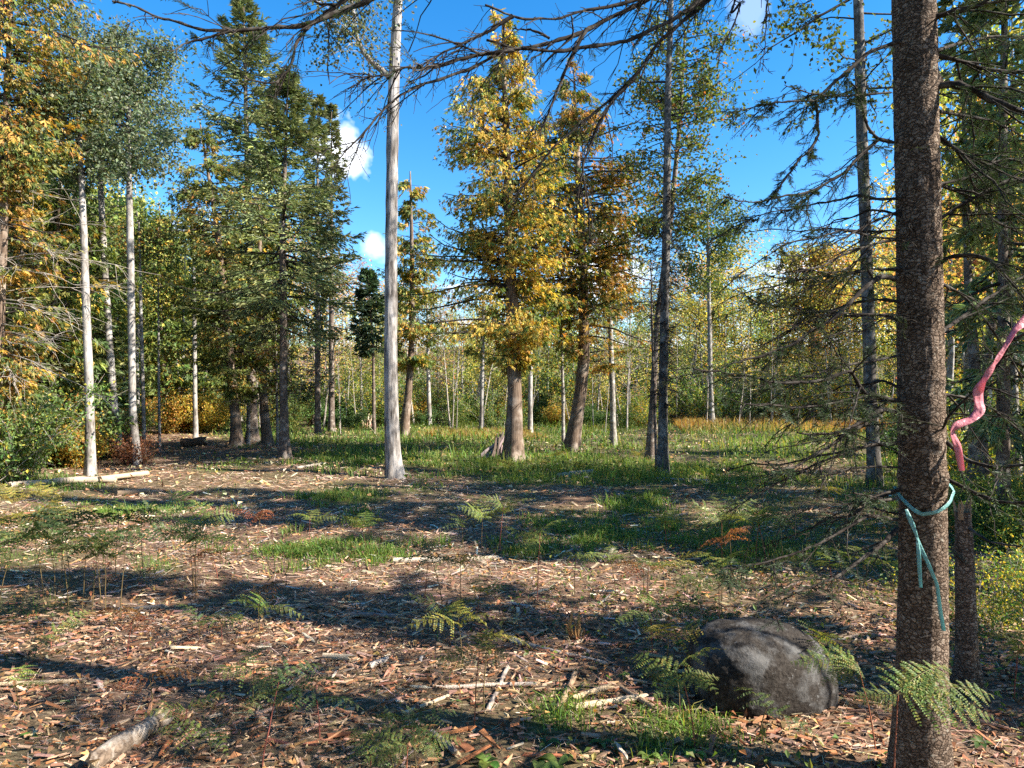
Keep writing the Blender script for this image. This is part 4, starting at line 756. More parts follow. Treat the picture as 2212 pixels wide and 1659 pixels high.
for i, (kind, x, y, h, sx) in enumerate((('spruce', -2.5, -3.0, 9, 1.1), ('cedar', -6.5, -2.5, 10, 1.2), ('spruce', -10, -1.0, 10, 1.2), ('cedar', 1.0, -4.6, 10, 1.1), ('green', -4.5, -6, 11, 1.2), ('spruce', -8.5, -6, 11, 1.2), ('cedar', 4.2, -7.5, 10, 1.2), ('green', -.5, -8.5, 11, 1.2), ('spruce', -13, 2.5, 10, 1.2), ('cedar', -12, 6, 9, 1.0))):  # unseen woods behind the camera, put in to block sky fill
    far(kind, x, y, h, rng, sx, label={'spruce': 'dark spruce in the woods where the viewer stands', 'cedar': 'cedar in the woods where the viewer stands', 'green': 'green leafy tree in the woods where the viewer stands'}[kind], group='woods behind the viewer ' + kind)

# ------------------------------------------------------------------ the near fir with its branches
FD = 2.78
fb, fl, fr = px_trunk([(1988, 1695, 140), (1988, 1600, 128), (1990, 1450, 114), (1994, 1300, 109), (1993, 1100, 105), (1990, 900, 103), (1985, 500, 99), (1979, 250, 97), (1974, 0, 95)], FD, [(-.02, .02, .8, .082), (-.03, .02, 1.5, .065), (0, 0, 2.8, .015)])
fir = thing('fir_tree', 'thick brown fir trunk in the right foreground with spreading bare branches', 'tree', fb)
def fir_trunk():
    S, rings = 84, 440
    p, r = resample(fl, fr, rings); h = p[:, 2]; a = np.arange(S) * 2 * np.pi / S
    R = r[:, None] * (1 + .12 * np.exp(-np.maximum(h, 0) / .09)[:, None] * (1 + .8 * np.cos(4 * a + 1)[None]))
    q = np.stack([np.cos(a)[None] * .5 + 0 * R, np.sin(a)[None] * .5 + 0 * R, h[:, None] + 0 * R], -1)
    R = R * (1 + .014 * sn(q * [1, 1, 1.2], 6, 1, 3)) + .0032 * np.abs(sn(q * [1, 1, 2.2], 26, 2, 3)) + .0022 * sn(q * [1, 1, 2.4], 60, 3, 2)
    for hz_, an, amp in ((hz(890, FD), 3.4, .018), (hz(866, FD), 3.3, .014), (hz(603, FD), 3.3, .014), (hz(308, FD), 3.3, .014), (hz(190, FD), 5.9, .02), (hz(1040, FD), 5.2, .014), (hz(960, FD), 5.0, .012), (hz(420, FD), 4.2, .008), (hz(1120, FD), 3.5, .012)):
        R = R + amp * np.exp(-((h[:, None] - hz_) / .028) ** 2 - ((np.angle(np.exp(1j * (a[None] - an)))) / .35) ** 2)
    ring = np.exp(-((h - hz(1035, FD)) / .03) ** 2)[:, None]; R = R + ring * .006 * (1 + sn(q, 16, 0, 2))
    V = np.stack([p[:, None, 0] + R * np.cos(a)[None], p[:, None, 1] + R * np.sin(a)[None], p[:, None, 2] + 0 * R], -1); V[0, :, 2] -= .2
    mb = MB(); i = np.arange(rings - 1)[:, None] * S; j = np.arange(S)[None]; j2 = (j + 1) % S
    mb.add(V.reshape(-1, 3), Q=np.stack([i + j, i + j2, i + S + j2, i + S + j], -1).reshape(-1, 4)); return mb.mesh('trunk', M_FIRB, True)
part('trunk', fir_trunk(), fir)
for pn, me_ in spruce_parts(fl, fr, [(4.1, 1.3), (4.9, 1.45), (6.2, 1.0), (7.4, .5), (8.1, .08)], whorls=18, per=6, tw=16, seed=95, dead=0, twig=.14, fin=.022, shoots=6, S=6, rings=8)[1:]: part(pn, me_, fir)
NEEDC = [(.045, .075, .036), (.06, .095, .04), (.08, .11, .045)]
def fir_branch(parent, base, pts, w0, d0, d1, twigs=10, tl=.2, needles=.3, w1=.25, seed=0, sub=2, down=.25, name='branch', nl=.017, mat=None, plane=.35):
    """a limb traced through the photo, with random side twigs and needles; depth runs d0 -> d1"""
    rng = np.random.default_rng(900 + seed); n = len(pts); dd = np.linspace(d0, d1, n)
    wp = np.array([P(x, y, d) for (x, y), d in zip(pts, dd)]) - base
    q, _ = resample(wp, np.zeros(n), max(26, n * 6)); m = len(q); Ltot = np.linalg.norm(np.diff(q, axis=0), axis=1).sum()
    q = q + np.cumsum(rng.normal(0, .0022, (m, 3)), 0) * np.linspace(0, 1, m)[:, None]
    r = w0 / F * (d0 + d1) / 4 * np.linspace(1, w1, m) * (1 + .14 * rng.normal(size=m))
    mb = MB(); tubes(mb, q[None], r[None], 7)
    k = max(3, int(twigs * Ltot)); i = rng.integers(2, m - 1, k); fw = nrm(q[np.minimum(i + 1, m - 1)] - q[i - 1])
    sidev = nrm(np.cross(fw, [[0, 0, 1.0]])); sg = np.where(rng.random(k) < .5, -1, 1.0)[:, None]
    d = nrm(fw * .8 + sidev * sg * rng.uniform(.3, 1.0, (k, 1)) + rng.normal(0, plane, (k, 3)) - np.array([0, 0, down]))
    L = tl * rng.uniform(.25, 1.25, k) * (1.1 - .6 * i / m)
    T1 = paths(rng, q[i], d, L, 6, droop=.15, jit=.10); tubes(mb, T1, np.clip(L * .013, .0015, .005)[:, None] * np.linspace(1, .4, 6)[None], 4)
    allp = [T1]
    if sub:
        k2 = k * sub; bi = rng.integers(0, k, k2); kk = rng.integers(1, 5, k2); f2 = nrm(T1[bi, kk + 1] - T1[bi, kk]); L2 = L[bi] * rng.uniform(.2, .6, k2)
        T2 = paths(rng, T1[bi, kk], f2 + rng.normal(0, .6, (k2, 3)), L2, 6, droop=.1, jit=.12); tubes(mb, T2, np.full((k2, 1), .0015) * np.linspace(1, .5, 6)[None], 3); allp.append(T2)
    # knobbly lichen and stub ends
    k3 = int(26 * Ltot); i = rng.integers(1, m - 1, k3); tubes(mb, paths(rng, q[i], rand_unit(rng, k3), rng.uniform(.006, .028, k3), 3, jit=.1), np.full((k3, 1), .0022) * np.array([[1, 1, .4]]), 3)
    o = part(name, mb.mesh(name, mat or M_TWIG, True), parent)
    if needles > 0:
        A = np.concatenate(allp); pick = rng.random(len(A)) < needles; A = A[pick]
        if len(A):
            per = 46; B = len(A); bi = np.repeat(np.arange(B), per); u = np.tile(np.linspace(.15, 1.0, per), B); f = np.clip(u, 0, .999) * 5; kk = f.astype(int); uu = (f - kk)[:, None]
            c = A[bi, kk] * (1 - uu) + A[bi, kk + 1] * uu; fw = nrm(A[bi, kk + 1] - A[bi, kk]); sv = nrm(np.cross(fw, [[0, 0, 1.0]])); s = np.where(np.arange(len(bi)) % 2 == 0, -1, 1.0)[:, None]
            nd = fw * .55 + sv * s + rng.normal(0, .22, (len(bi), 3)); mn = MB()
            diamonds(mn, c, nd, np.array([[0, 0, 1.0]]) + rng.normal(0, .4, (len(bi), 3)), nl * rng.uniform(.7, 1.2, len(bi)), .0021, pal(rng, len(bi), NEEDC, None, .2), mid=.5)
            part('needles', mn.mesh('needles', M_NEEDLE), o)
    return o
BR = [  # photo polyline, width, depth from, depth to, twigs per metre, twig length, needle share, end width
    # high limbs reaching left across the sky
    ([(1975, -300), (1700, -150), (1500, -45), (1384, 0), (1321, 13), (1254, 25), (1221, 37), (1151, 43), (1107, 35), (1084, 20), (1047, 3)], 14, 2.75, 2.3, 13, .17, .05, .25),
    ([(1975, -330), (1700, -190), (1500, -70), (1391, 0), (1304, 40), (1267, 63), (1187, 83), (1131, 100), (1087, 107), (1021, 147), (954, 173), (894, 197), (864, 208), (834, 240), (787, 297), (744, 337)], 17, 2.75, 2.1, 15, .26, .05, .16),
    ([(1975, -330), (1750, -190), (1600, -60), (1525, 0), (1475, 37), (1404, 72), (1354, 93), (1304, 100), (1251, 110), (1214, 118), (1164, 110), (1114, 108), (1057, 87)], 16, 2.75, 2.4, 12, .18, .04, .35),
    ([(1110, 108), (1037, 117), (977, 130), (924, 147), (867, 145), (821, 162), (771, 167), (737, 165)], 9, 2.4, 2.2, 24, .24, .04, .25),
    ([(1267, 63), (1237, 117), (1211, 167), (1187, 227), (1171, 287)], 9, 2.5, 2.4, 22, .16, .05, .3),
    ([(1975, -370), (1750, -230), (1620, -95), (1530, 0), (1475, 50), (1437, 83), (1397, 143), (1354, 190), (1304, 230), (1257, 267), (1217, 300), (1184, 347), (1131, 413)], 15, 2.75, 2.5, 16, .20, .08, .2),
    ([(1371, 167), (1321, 220), (1287, 277), (1267, 327), (1251, 360), (1264, 450), (1262, 520)], 9, 2.6, 2.5, 20, .18, .06, .2),
    ([(1107, 35), (1060, 65), (1010, 90), (960, 115), (915, 135), (890, 150)], 8, 2.35, 2.3, 24, .20, .04, .25),
    ([(1187, 83), (1140, 55), (1100, 40)], 6, 2.4, 2.4, 14, .15, .0, .4),
    ([(1000, -60), (860, -40), (800, 0), (737, 23), (683, 47), (607, 60), (500, 63), (427, 60), (383, 47), (317, 30), (283, 3), (240, 5)], 15, 2.3, 2.0, 11, .19, .32, .2),
    ([(860, -70), (790, -30), (727, 10), (670, 60), (640, 107), (623, 160), (590, 187), (550, 190), (520, 180)], 12, 2.3, 2.1, 14, .18, .16, .2),
    ([(560, 62), (493, 67), (433, 82), (390, 90), (360, 103)], 8, 2.1, 2.0, 16, .12, .05, .3),
    ([(727, 12), (690, 5), (660, -20)], 7, 2.2, 2.2, 14, .2, .2, .4),
    ([(1600, -40), (1580, 30), (1605, 0), (1600, 40), (1575, 110), (1568, 125)], 6, 2.6, 2.5, 14, .1, .05, .3),
    ([(1665, -40), (1655, 30), (1652, 90), (1650, 150)], 4, 2.6, 2.5, 16, .07, .0, .3),
    # limbs left of the trunk
    ([(1930, 308), (1895, 300), (1875, 277), (1858, 233), (1838, 187), (1826, 178)], 8, 2.75, 2.6, 9, .13, .2, .4),
    ([(1940, 90), (1875, 113), (1841, 143), (1808, 173), (1775, 203), (1758, 220), (1768, 250), (1770, 293), (1748, 327), (1718, 360), (1688, 393), (1648, 440)], 9, 2.75, 2.45, 17, .17, .45, .35),
    ([(1895, 303), (1851, 343), (1825, 373), (1768, 407), (1735, 420), (1685, 430), (1618, 437), (1575, 427)], 8, 2.72, 2.4, 18, .18, .5, .25),
    ([(1758, 218), (1708, 220), (1661, 230), (1608, 253), (1565, 270)], 4, 2.5, 2.4, 18, .12, .35, .4),
    ([(1768, 407), (1720, 450), (1680, 455), (1640, 465), (1600, 490)], 4, 2.55, 2.4, 20, .14, .6, .4),
    ([(1925, 200), (1850, 205), (1780, 205), (1720, 190), (1690, 178)], 5, 2.7, 2.4, 18, .14, .6, .3),
    ([(1938, 603), (1901, 596), (1865, 623), (1835, 656), (1801, 686), (1751, 716), (1708, 750), (1668, 766), (1608, 783), (1571, 793)], 11, 2.75, 2.35, 13, .22, .45, .3),
    ([(1885, 600), (1870, 575), (1855, 560), (1820, 585), (1765, 593), (1700, 575)], 5, 2.7, 2.5, 14, .14, .5, .35),
    ([(1938, 680), (1850, 680), (1760, 678), (1690, 672), (1640, 665), (1590, 640)], 5, 2.7, 2.4, 16, .18, .5, .3),
    ([(1938, 866), (1898, 856), (1865, 850), (1838, 800), (1791, 816), (1751, 826), (1675, 823), (1625, 810), (1568, 800), (1480, 790)], 10, 2.75, 2.3, 18, .24, .65, .25),
    ([(1938, 890), (1905, 883), (1875, 900), (1825, 930), (1775, 936), (1725, 940)], 11, 2.75, 2.4, 14, .2, .35, .3),
    ([(1908, 886), (1875, 916), (1835, 933), (1791, 970), (1751, 990), (1715, 1016), (1675, 1023), (1648, 1006)], 9, 2.74, 2.3, 14, .2, .3, .3),
    ([(1870, 855), (1830, 865), (1770, 875), (1710, 880), (1640, 872), (1560, 850)], 6, 2.6, 2.3, 20, .2, .7, .3),
    ([(1938, 1143), (1908, 1173), (1875, 1199), (1825, 1233), (1775, 1256), (1741, 1266), (1691, 1276), (1641, 1299)], 11, 2.75, 2.3, 12, .2, .25, .25),
    ([(1938, 1123), (1875, 1113), (1825, 1146), (1775, 1179), (1708, 1206), (1648, 1219), (1568, 1229)], 8, 2.75, 2.35, 14, .2, .3, .25),
    ([(1935, 1078), (1900, 1080), (1870, 1070), (1848, 1062)], 6, 2.74, 2.6, 12, .15, .2, .5),
    # right of the trunk
    ([(2005, 190), (2061, 180), (2101, 193), (2141, 217), (2181, 233), (2260, 260), (2400, 330)], 16, 2.75, 2.5, 18, .34, .75, .5),
    ([(2005, 43), (2041, 30), (2085, 20), (2121, 3), (2200, -40)], 13, 2.75, 2.6, 18, .34, .75, .5),
    ([(2020, 120), (2070, 130), (2130, 150), (2230, 160), (2350, 190)], 9, 2.8, 2.7, 22, .34, .8, .4),
    ([(2020, 290), (2080, 330), (2150, 365), (2240, 400)], 8, 2.8, 2.7, 22, .3, .8, .4),
    ([(2020, 480), (2080, 440), (2150, 410), (2240, 370)], 7, 2.8, 2.9, 20, .3, .7, .4),
    ([(2022, 400), (2090, 385), (2160, 345), (2260, 330)], 7, 2.85, 3.0, 22, .3, .8, .4),
    ([(2015, 596), (2035, 563), (2055, 553), (2100, 548), (2141, 556), (2175, 586), (2212, 626), (2280, 700)], 8, 2.75, 2.5, 14, .24, .45, .5),
    ([(2030, 720), (2070, 690), (2130, 640), (2220, 580)], 9, 2.85, 3.1, 16, .26, .5, .5),
    ([(2035, 930), (2048, 900), (2091, 853), (2125, 816), (2158, 773), (2181, 736), (2212, 713), (2300, 640)], 6, 2.72, 1.75, 12, .2, .2, .6),
    ([(2045, 955), (2091, 996), (2141, 1010), (2212, 1006), (2290, 1010)], 8, 2.72, 2.4, 12, .24, .25, .6),
    ([(2045, 1035), (2108, 1066), (2158, 1086), (2212, 1083), (2300, 1100)], 8, 2.72, 2.3, 12, .2, .2, .6),
]
for i, (pts, w0, d0, d1, tw, tl, nd, w1) in enumerate(BR):
    fir_branch(fir, fb, pts, w0 * 1.08, d0, d1, tw * 1.9, tl * 1.2, nd if i < 15 else min(.85, nd * 1.35 + .1), w1, seed=i, sub=3)

rng = np.random.default_rng(404)
for i in range(20):   # dead limbs drooping to the left, low on the trunk
    y0 = rng.uniform(420, 1180); L = rng.uniform(170, 420); up_ = rng.uniform(-40, 25); dr = rng.uniform(20, 150)
    t_ = np.linspace(0, 1, 7); pts = [(1945 - L * t, y0 + up_ * math.sin(3 * t) + dr * t ** 1.6 + rng.normal(0, 5)) for t in t_]
    fir_branch(fir, fb, pts, rng.uniform(4, 7.5), 2.76, rng.uniform(2.3, 3.1), 20, .22, rng.choice([0, .15, .5]), .25, seed=120 + i, sub=3)
# second, thinner fir close behind
b2, l2, r2 = px_trunk([(2090, 1490, 62), (2088, 1420, 50), (2086, 1300, 46), (2083, 1180, 42), (2080, 1105, 34)], 3.72)
fir2 = thing('snag', 'thin broken-topped dead trunk close behind the thick foreground fir', 'tree', b2)
part('trunk', trunk_mesh(l2, r2, M_FIRB, S=36, rings=90, flare=.3, fh=.1, rough=.04, seed=91), fir2)
mb = MB(); rng = np.random.default_rng(92); a_ = rng.uniform(0, 6.28, 12); st = l2[-1] + np.stack([np.cos(a_) * .03, np.sin(a_) * .03, np.full(12, -.04)], -1)
tubes(mb, paths(rng, st, np.stack([np.cos(a_) * .15, np.sin(a_) * .15, np.ones(12)], -1), rng.uniform(.06, .16, 12), 4, jit=.1), np.full((12, 1), .012) * np.array([[1, .9, .6, .1]]), 4, (.3, .2, .12)); part('splintered_top', mb.mesh('splintered_top', M_WOOD), fir2)
for i, (pts, w0, d0, d1, tw, tl, nd, w1) in enumerate((([(2090, 1140), (2140, 1170), (2210, 1180)], 7, 3.7, 3.3, 12, .2, .3, .4), ([(2085, 1220), (2060, 1190), (2040, 1180)], 6, 3.7, 3.6, 10, .1, .1, .4))):
    fir_branch(fir2, b2, pts, w0, d0, d1, tw, tl, nd, w1, seed=60 + i)
for i, (pts, w0, d0, d1, tw, tl, nd, w1) in enumerate((
        ([(2030, 850), (2085, 860), (2140, 880), (2200, 930), (2270, 950)], 7, 2.8, 3.2, 18, .28, .5, .4), ([(2030, 400), (2085, 420), (2140, 470), (2200, 500), (2280, 540)], 7, 2.8, 3.3, 22, .34, .8, .4),
        ([(2025, 240), (2085, 250), (2150, 260), (2230, 300)], 7, 2.8, 3.3, 24, .34, .8, .4), ([(2020, 110), (2085, 90), (2150, 80), (2230, 90)], 7, 2.8, 3.3, 24, .34, .8, .4),
        ([(2030, 610), (2085, 640), (2130, 690), (2180, 760), (2240, 850)], 7, 2.8, 3.2, 18, .28, .55, .4))):
    fir_branch(fir, fb, pts, w0, d0, d1, tw, tl, nd, w1, seed=70 + i)

# ------------------------------------------------------------------ flagging ribbons
def cloth_mat(name, c, tr=.35):
    m, nt, out = new_mat(name); L = nt.links.new; p = N(nt, 'ShaderNodeBsdfPrincipled'); p.inputs['Base Color'].default_value = (*c, 1); p.inputs['Roughness'].default_value = .42
    tc = N(nt, 'ShaderNodeTexCoord'); n1 = N(nt, 'ShaderNodeTexNoise'); n1.inputs['Scale'].default_value = 70; n1.inputs['Detail'].default_value = 4; L(tc.outputs['Object'], n1.inputs['Vector'])
    b = N(nt, 'ShaderNodeBump'); b.inputs['Strength'].default_value = .45; b.inputs['Distance'].default_value = .01; L(n1.outputs[0], b.inputs['Height']); L(b.outputs[0], p.inputs['Normal'])
    t = N(nt, 'ShaderNodeBsdfTranslucent'); t.inputs[0].default_value = (*c, 1); mx = N(nt, 'ShaderNodeMixShader'); mx.inputs[0].default_value = tr; L(p.outputs[0], mx.inputs[1]); L(t.outputs[0], mx.inputs[2]); L(mx.outputs[0], out.inputs[0]); return m
M_PINK = cloth_mat('pink_tape', (.74, .29, .33), .5); M_TEAL = cloth_mat('teal_tape', (.22, .46, .44), .4)
def strip(mb, cl, ww, tw, thick=.0006):
    """ribbon along a centre line, twisting by the angles tw"""
    n = max(60, len(cl) * 10); q, w = resample(cl, ww, n); _, a = resample(cl, tw, n); T = nrm(np.gradient(q, axis=0)); U = nrm(np.cross(T, [[0, 1.0, 0.02]])); W = np.cross(T, U)
    s = U * np.cos(a)[:, None] + W * np.sin(a)[:, None]; nn = np.cross(T, s); V = []
    for u in (-.5, -.17, .17, .5): V.append(q + s * (w * u)[:, None] + nn * (w * .22 * (abs(u) - .3))[:, None])
    for u in (.5, .17, -.17, -.5): V.append(q + s * (w * u)[:, None] + nn * (w * .22 * (abs(u) - .3) - thick)[:, None])
    V = np.stack(V, 1); i = np.arange(n - 1)[:, None] * 8; j = np.arange(8)[None]; j2 = (j + 1) % 8
    mb.add(V.reshape(-1, 3), Q=np.stack([i + j, i + j2, i + 8 + j2, i + 8 + j], -1).reshape(-1, 4))
mb = MB(); D = 1.72
pk = [(2290, 600), (2240, 660), (2212, 695), (2191, 715), (2168, 755), (2148, 785), (2125, 822), (2111, 845), (2114, 872), (2117, 888), (2101, 906), (2066, 918), (2054, 933), (2068, 963), (2078, 1017)]
pw = [.02, .02, .023, .015, .010, .020, .012, .027, .030, .024, .020, .018, .018, .019, .013]
strip(mb, np.array([P(x, y, D + .01 * math.sin(i)) for i, (x, y) in enumerate(pk)]), pw, [.1, .7, .1, 1.2, .3, -.7, .9, .0, -.3, .6, 1.1, .2, -.6, .1, .5])
o0 = P(2290, 600, D); me = mb.mesh('pink_ribbon', M_PINK, True); me.transform(__import__('mathutils').Matrix.Translation(-Vector(o0)))
solo('flagging_ribbon', me, 'twisted pink plastic ribbon hanging from a twig at the right edge', 'ribbon', tuple(o0))
D = FD - .10; ro = P(1966, 1100, D)
rib = thing('flagging_ribbon', 'teal plastic ribbon tied round the thick fir trunk with two loose tails', 'ribbon', tuple(ro))
mb = MB(); cz = [on_trunk(fl, np.array([hz(1040, FD)]))[0] + fb][0]
ang = np.linspace(np.pi * .93, np.pi * 2.12, 16); zz = np.interp(ang, [np.pi * .93, np.pi * 1.3, np.pi * 1.5, np.pi * 2.12], [hz(1052, FD), hz(1104, FD), hz(1096, FD), hz(1036, FD)])
rr_ = np.where(ang > np.pi * 1.85, .112, .103)
strip(mb, np.stack([cz[0] + rr_ * np.cos(ang), cz[1] + rr_ * np.sin(ang), zz], 1) - ro, np.full(16, .015), np.full(16, .1)); part('loop', mb.mesh('loop', M_TEAL, True), rib)
mb = MB(); strip(mb, np.array([P(1957, 1100, D), P(1964, 1118, D - .01), P(1972, 1136, D - .012), P(1981, 1161, D - .01)]) - ro, [.012, .018, .018, .009], [0, .3, .1, .2]); part('knot', mb.mesh('knot', M_TEAL, True), rib)
for pts, ww in (([(1981, 1161), (1984, 1190), (1986, 1225), (1989, 1269)], [.010, .015, .015, .012]), ([(1981, 1161), (1992, 1190), (2006, 1220), (2024, 1262), (2031, 1320), (2039, 1363)], [.009, .014, .014, .012, .015, .014])):
    mb = MB(); strip(mb, np.array([P(x, y, D - .012 - .004 * i) for i, (x, y) in enumerate(pts)]) - ro, ww, np.linspace(0, .7, len(ww))); part('tail', mb.mesh('tail', M_TEAL, True), rib)
mb = MB(); strip(mb, np.array([P(100, 893, 14.8), P(104, 905, 14.7), P(103, 922, 14.8)]), [.05, .06, .05], [0, .6, .2]); o0 = P(100, 893, 14.8); me = mb.mesh('pink_ribbon', M_PINK, True); me.transform(__import__('mathutils').Matrix.Translation(-Vector(o0)))
solo('flagging_ribbon', me, 'tiny dark pink ribbon deep in the left forest edge', 'ribbon', tuple(o0))

# ------------------------------------------------------------------ boulder and logs
def rock_mesh(name, rad, seed, mat, flat=.0, nu=72, nv=44):
    u = np.linspace(0, 2 * np.pi, nu, endpoint=False); v = np.linspace(-np.pi / 2, np.pi / 2, nv); U, Vv = np.meshgrid(u, v)
    d = np.stack([np.cos(Vv) * np.cos(U), np.cos(Vv) * np.sin(U), np.sin(Vv)], -1)
    d2 = np.sign(d) * np.abs(d) ** .82; k = 1 + .07 * sn(d + seed, 1.3, 1, 2) + .022 * sn(d + seed, 4.2, 2, 3) + .016 * sn(d + seed, 13, 3, 3) + .006 * sn(d + seed, 34, 1, 3)
    ri = np.abs(sn(d + seed * 2, 2.3, 4, 2)); k = k - .02 * np.exp(-(ri / .05) ** 2) + .02 * np.abs(sn(d + seed, 2.4, 0, 2))
    p = d2 * k[..., None] * np.asarray(rad); mb = MB(); i = np.arange(nv - 1)[:, None] * nu; j = np.arange(nu)[None]; j2 = (j + 1) % nu
    mb.add(p.reshape(-1, 3), Q=np.stack([i + j, i + j2, i + nu + j2, i + nu + j], -1).reshape(-1, 4)); return mb.mesh(name, mat, True)
M_ROCK = bark_mat('rock', (.014, .011, .009), (.042, .035, .029), (.10, .097, .093), stretch=(1, 1, 1), scale=60, patch=(.48, .62), patch_scale=7, lich=(.17, .17, .165), lich_thr=.625, bump=1.0, dist=.008)
g = ground(1640, 1500); solo('boulder', rock_mesh('boulder', (.385, .30, .26), 5, M_ROCK, nu=128, nv=80), 'rounded dark grey boulder half hidden by ferns in the right foreground', 'boulder', (g[0], g[1] + .02, g[2] + .12), rot=(0, .10, .3))
M_LOGB = bark_mat('log_bark', (.05, .034, .024), (.19, .14, .10), (.33, .28, .23), stretch=(1, 1, 1), scale=40, patch_scale=14, bump=.8)
def log(name, label, a, b, r, seed, col=(.5, .42, .32), barked=False, ends=True, cat='log', jag=.25, bend=.03, S=14, wmat=None):
    rng = np.random.default_rng(seed); a = np.asarray(a, float); bb = np.asarray(b, float); L = np.linalg.norm(bb - a); n = max(8, int(L / .04)); n = min(n, 60); t = np.linspace(0, 1, n)
    q = a + (bb - a) * t[:, None]; q += np.cumsum(rng.normal(0, bend * L / n, (n, 3)), 0) * [1, 1, .4]; R = r * (1 + .10 * sn(q, 9 / max(L, .3), 1, 2)); th = np.arange(S) * 6.2832 / S
    T = nrm(np.gradient(q, axis=0)); U = nrm(np.cross(T, [[0, 0, 1.0]])); W = np.cross(T, U); RR = R[:, None] * (1 + .09 * sn(np.stack([np.cos(th)[None] + 0 * t[:, None], np.sin(th)[None] + 0 * t[:, None], 6 * L * t[:, None] + 0 * th[None]], -1), 2, seed % 4, 2))
    V = q[:, None] + RR[..., None] * (np.cos(th)[None, :, None] * U[:, None] + np.sin(th)[None, :, None] * W[:, None])
    V[0] += T[0] * (rng.uniform(-jag, jag, S) * r)[:, None]; V[-1] += T[-1] * (rng.uniform(-jag, jag, S) * r * 2)[:, None]
    o0 = a.copy(); V -= o0; mb = MB(); i = np.arange(n - 1)[:, None] * S; j = np.arange(S)[None]; j2 = (j + 1) % S
    mb.add(V.reshape(-1, 3), Q=np.stack([i + j, i + j2, i + S + j2, i + S + j], -1).reshape(-1, 4), C=col)
    t_ = thing(name, label, cat, tuple(o0)); part('bark' if barked else 'stem_wood', mb.mesh(name, M_LOGB if barked else (wmat or M_WOOD), True), t_)
    for e in (0, n - 1):
        mb = MB(); c = V[e].mean(0, keepdims=True); mb.add(np.concatenate([V[e], c]), T=[(k, (k + 1) % S, S) for k in range(S)], C=(.45, .33, .2)); part('cut_end', mb.mesh('cut_end', M_WOOD), t_)
    return t_
def gp(px, py, lift): g = ground(px, py); return g + [0, 0, lift]
log('log', 'short bark-covered log piece lying in the chips at the bottom left', gp(196, 1668, .035), gp(345, 1580, .035), .045, 1, barked=True, jag=.8, bend=.02)
log('log', 'long peeled pale log beside the white trunk at the left', gp(20, 1052, .03), gp(255, 1040, .04), .06, 2, col=(.40, .32, .24), bend=.25)
log('log', 'second peeled pale log end jutting past the white trunk', gp(215, 1042, .1), gp(320, 1026, .03), .05, 3, col=(.38, .29, .2), bend=.08)
log('log', 'dark fallen log lying across the far end of the path', gp(392, 962, .12), gp(445, 961, .14), .14, 4, col=(.13, .085, .06))
log('log', 'short white peeled log in the sunny strip of chips', gp(850, 1222, .02), gp(955, 1220, .025), .028, 5, col=(.55, .46, .35))
log('log', 'pale slab just right of the white peeled log', gp(1008, 1214, .02), gp(1075, 1210, .02), .02, 6, col=(.45, .36, .26))
log('log', 'brown rotten log lying in the grass right of the big cedar', gp(1205, 1030, .05), gp(1285, 1026, .05), .05, 7, col=(.38, .30, .22))
log('log', 'short brown log in front of the left grass', gp(255, 1062, .04), gp(325, 1058, .05), .05, 8, col=(.24, .17, .11))
for i, (x0, y0, x1, y1, r, lab) in enumerate((
        (870, 1553, 978, 1513, .010, 'long pale stick pointing right in the foreground chips'), (941, 1500, 1157, 1496, .011, 'long straight pale stick lying level in the foreground'), (1054, 1546, 1100, 1463, .012, 'grey stick pointing away from the viewer in the foreground'),
        (1204, 1546, 1247, 1476, .017, 'thick grey branch piece pointing up beside the grass tuft'), (1237, 1523, 1317, 1499, .016, 'thick brown branch piece right of the grey one'), (1245, 1540, 1390, 1520, .017, 'brown branch lying under the branch pile'),
        (934, 1589, 987, 1630, .015, 'blue-grey broken stick at the bottom middle'), (1100, 1408, 1310, 1452, .013, 'long dark stick behind the foreground branch pile'), (1340, 1500, 1420, 1545, .014, 'curved grey stick left of the boulder'),
        (0, 1482, 180, 1478, .013, 'long brown stick at the left edge'), (700, 1430, 760, 1440, .02, 'short log piece right of the red-stemmed fern'), (795, 1455, 838, 1443, .018, 'stubby tan stick in the foreground chips'),
        (1300, 1215, 1320, 1195, .02, 'bent brown stick in the sunny strip'), (1495, 1395, 1515, 1350, .012, 'orange splinter standing against the left end of the boulder'), (760, 1345, 860, 1352, .018, 'dark brown bark strip in the shaded chips'), (290, 1320, 360, 1314, .016, 'dark bark slab in the shaded chips'),
        (640, 1020, 705, 1008, .03, 'grey stick by the foot of the bushy spruce'), (1420, 1045, 1530, 1050, .03, 'fallen stick at the foot of the half-bare trunk'))):
    log('stick', lab, gp(x0, y0, r), gp(x1, y1, r * (5 if i == 13 else 1.2)), r, 20 + i, col=[(.48, .37, .25), (.40, .33, .27), (.33, .27, .22), (.28, .19, .12), (.5, .36, .22)][i % 5] if i not in (6, 14, 15) else (.2, .17, .15), cat='stick', S=8, bend=.06, jag=.9)

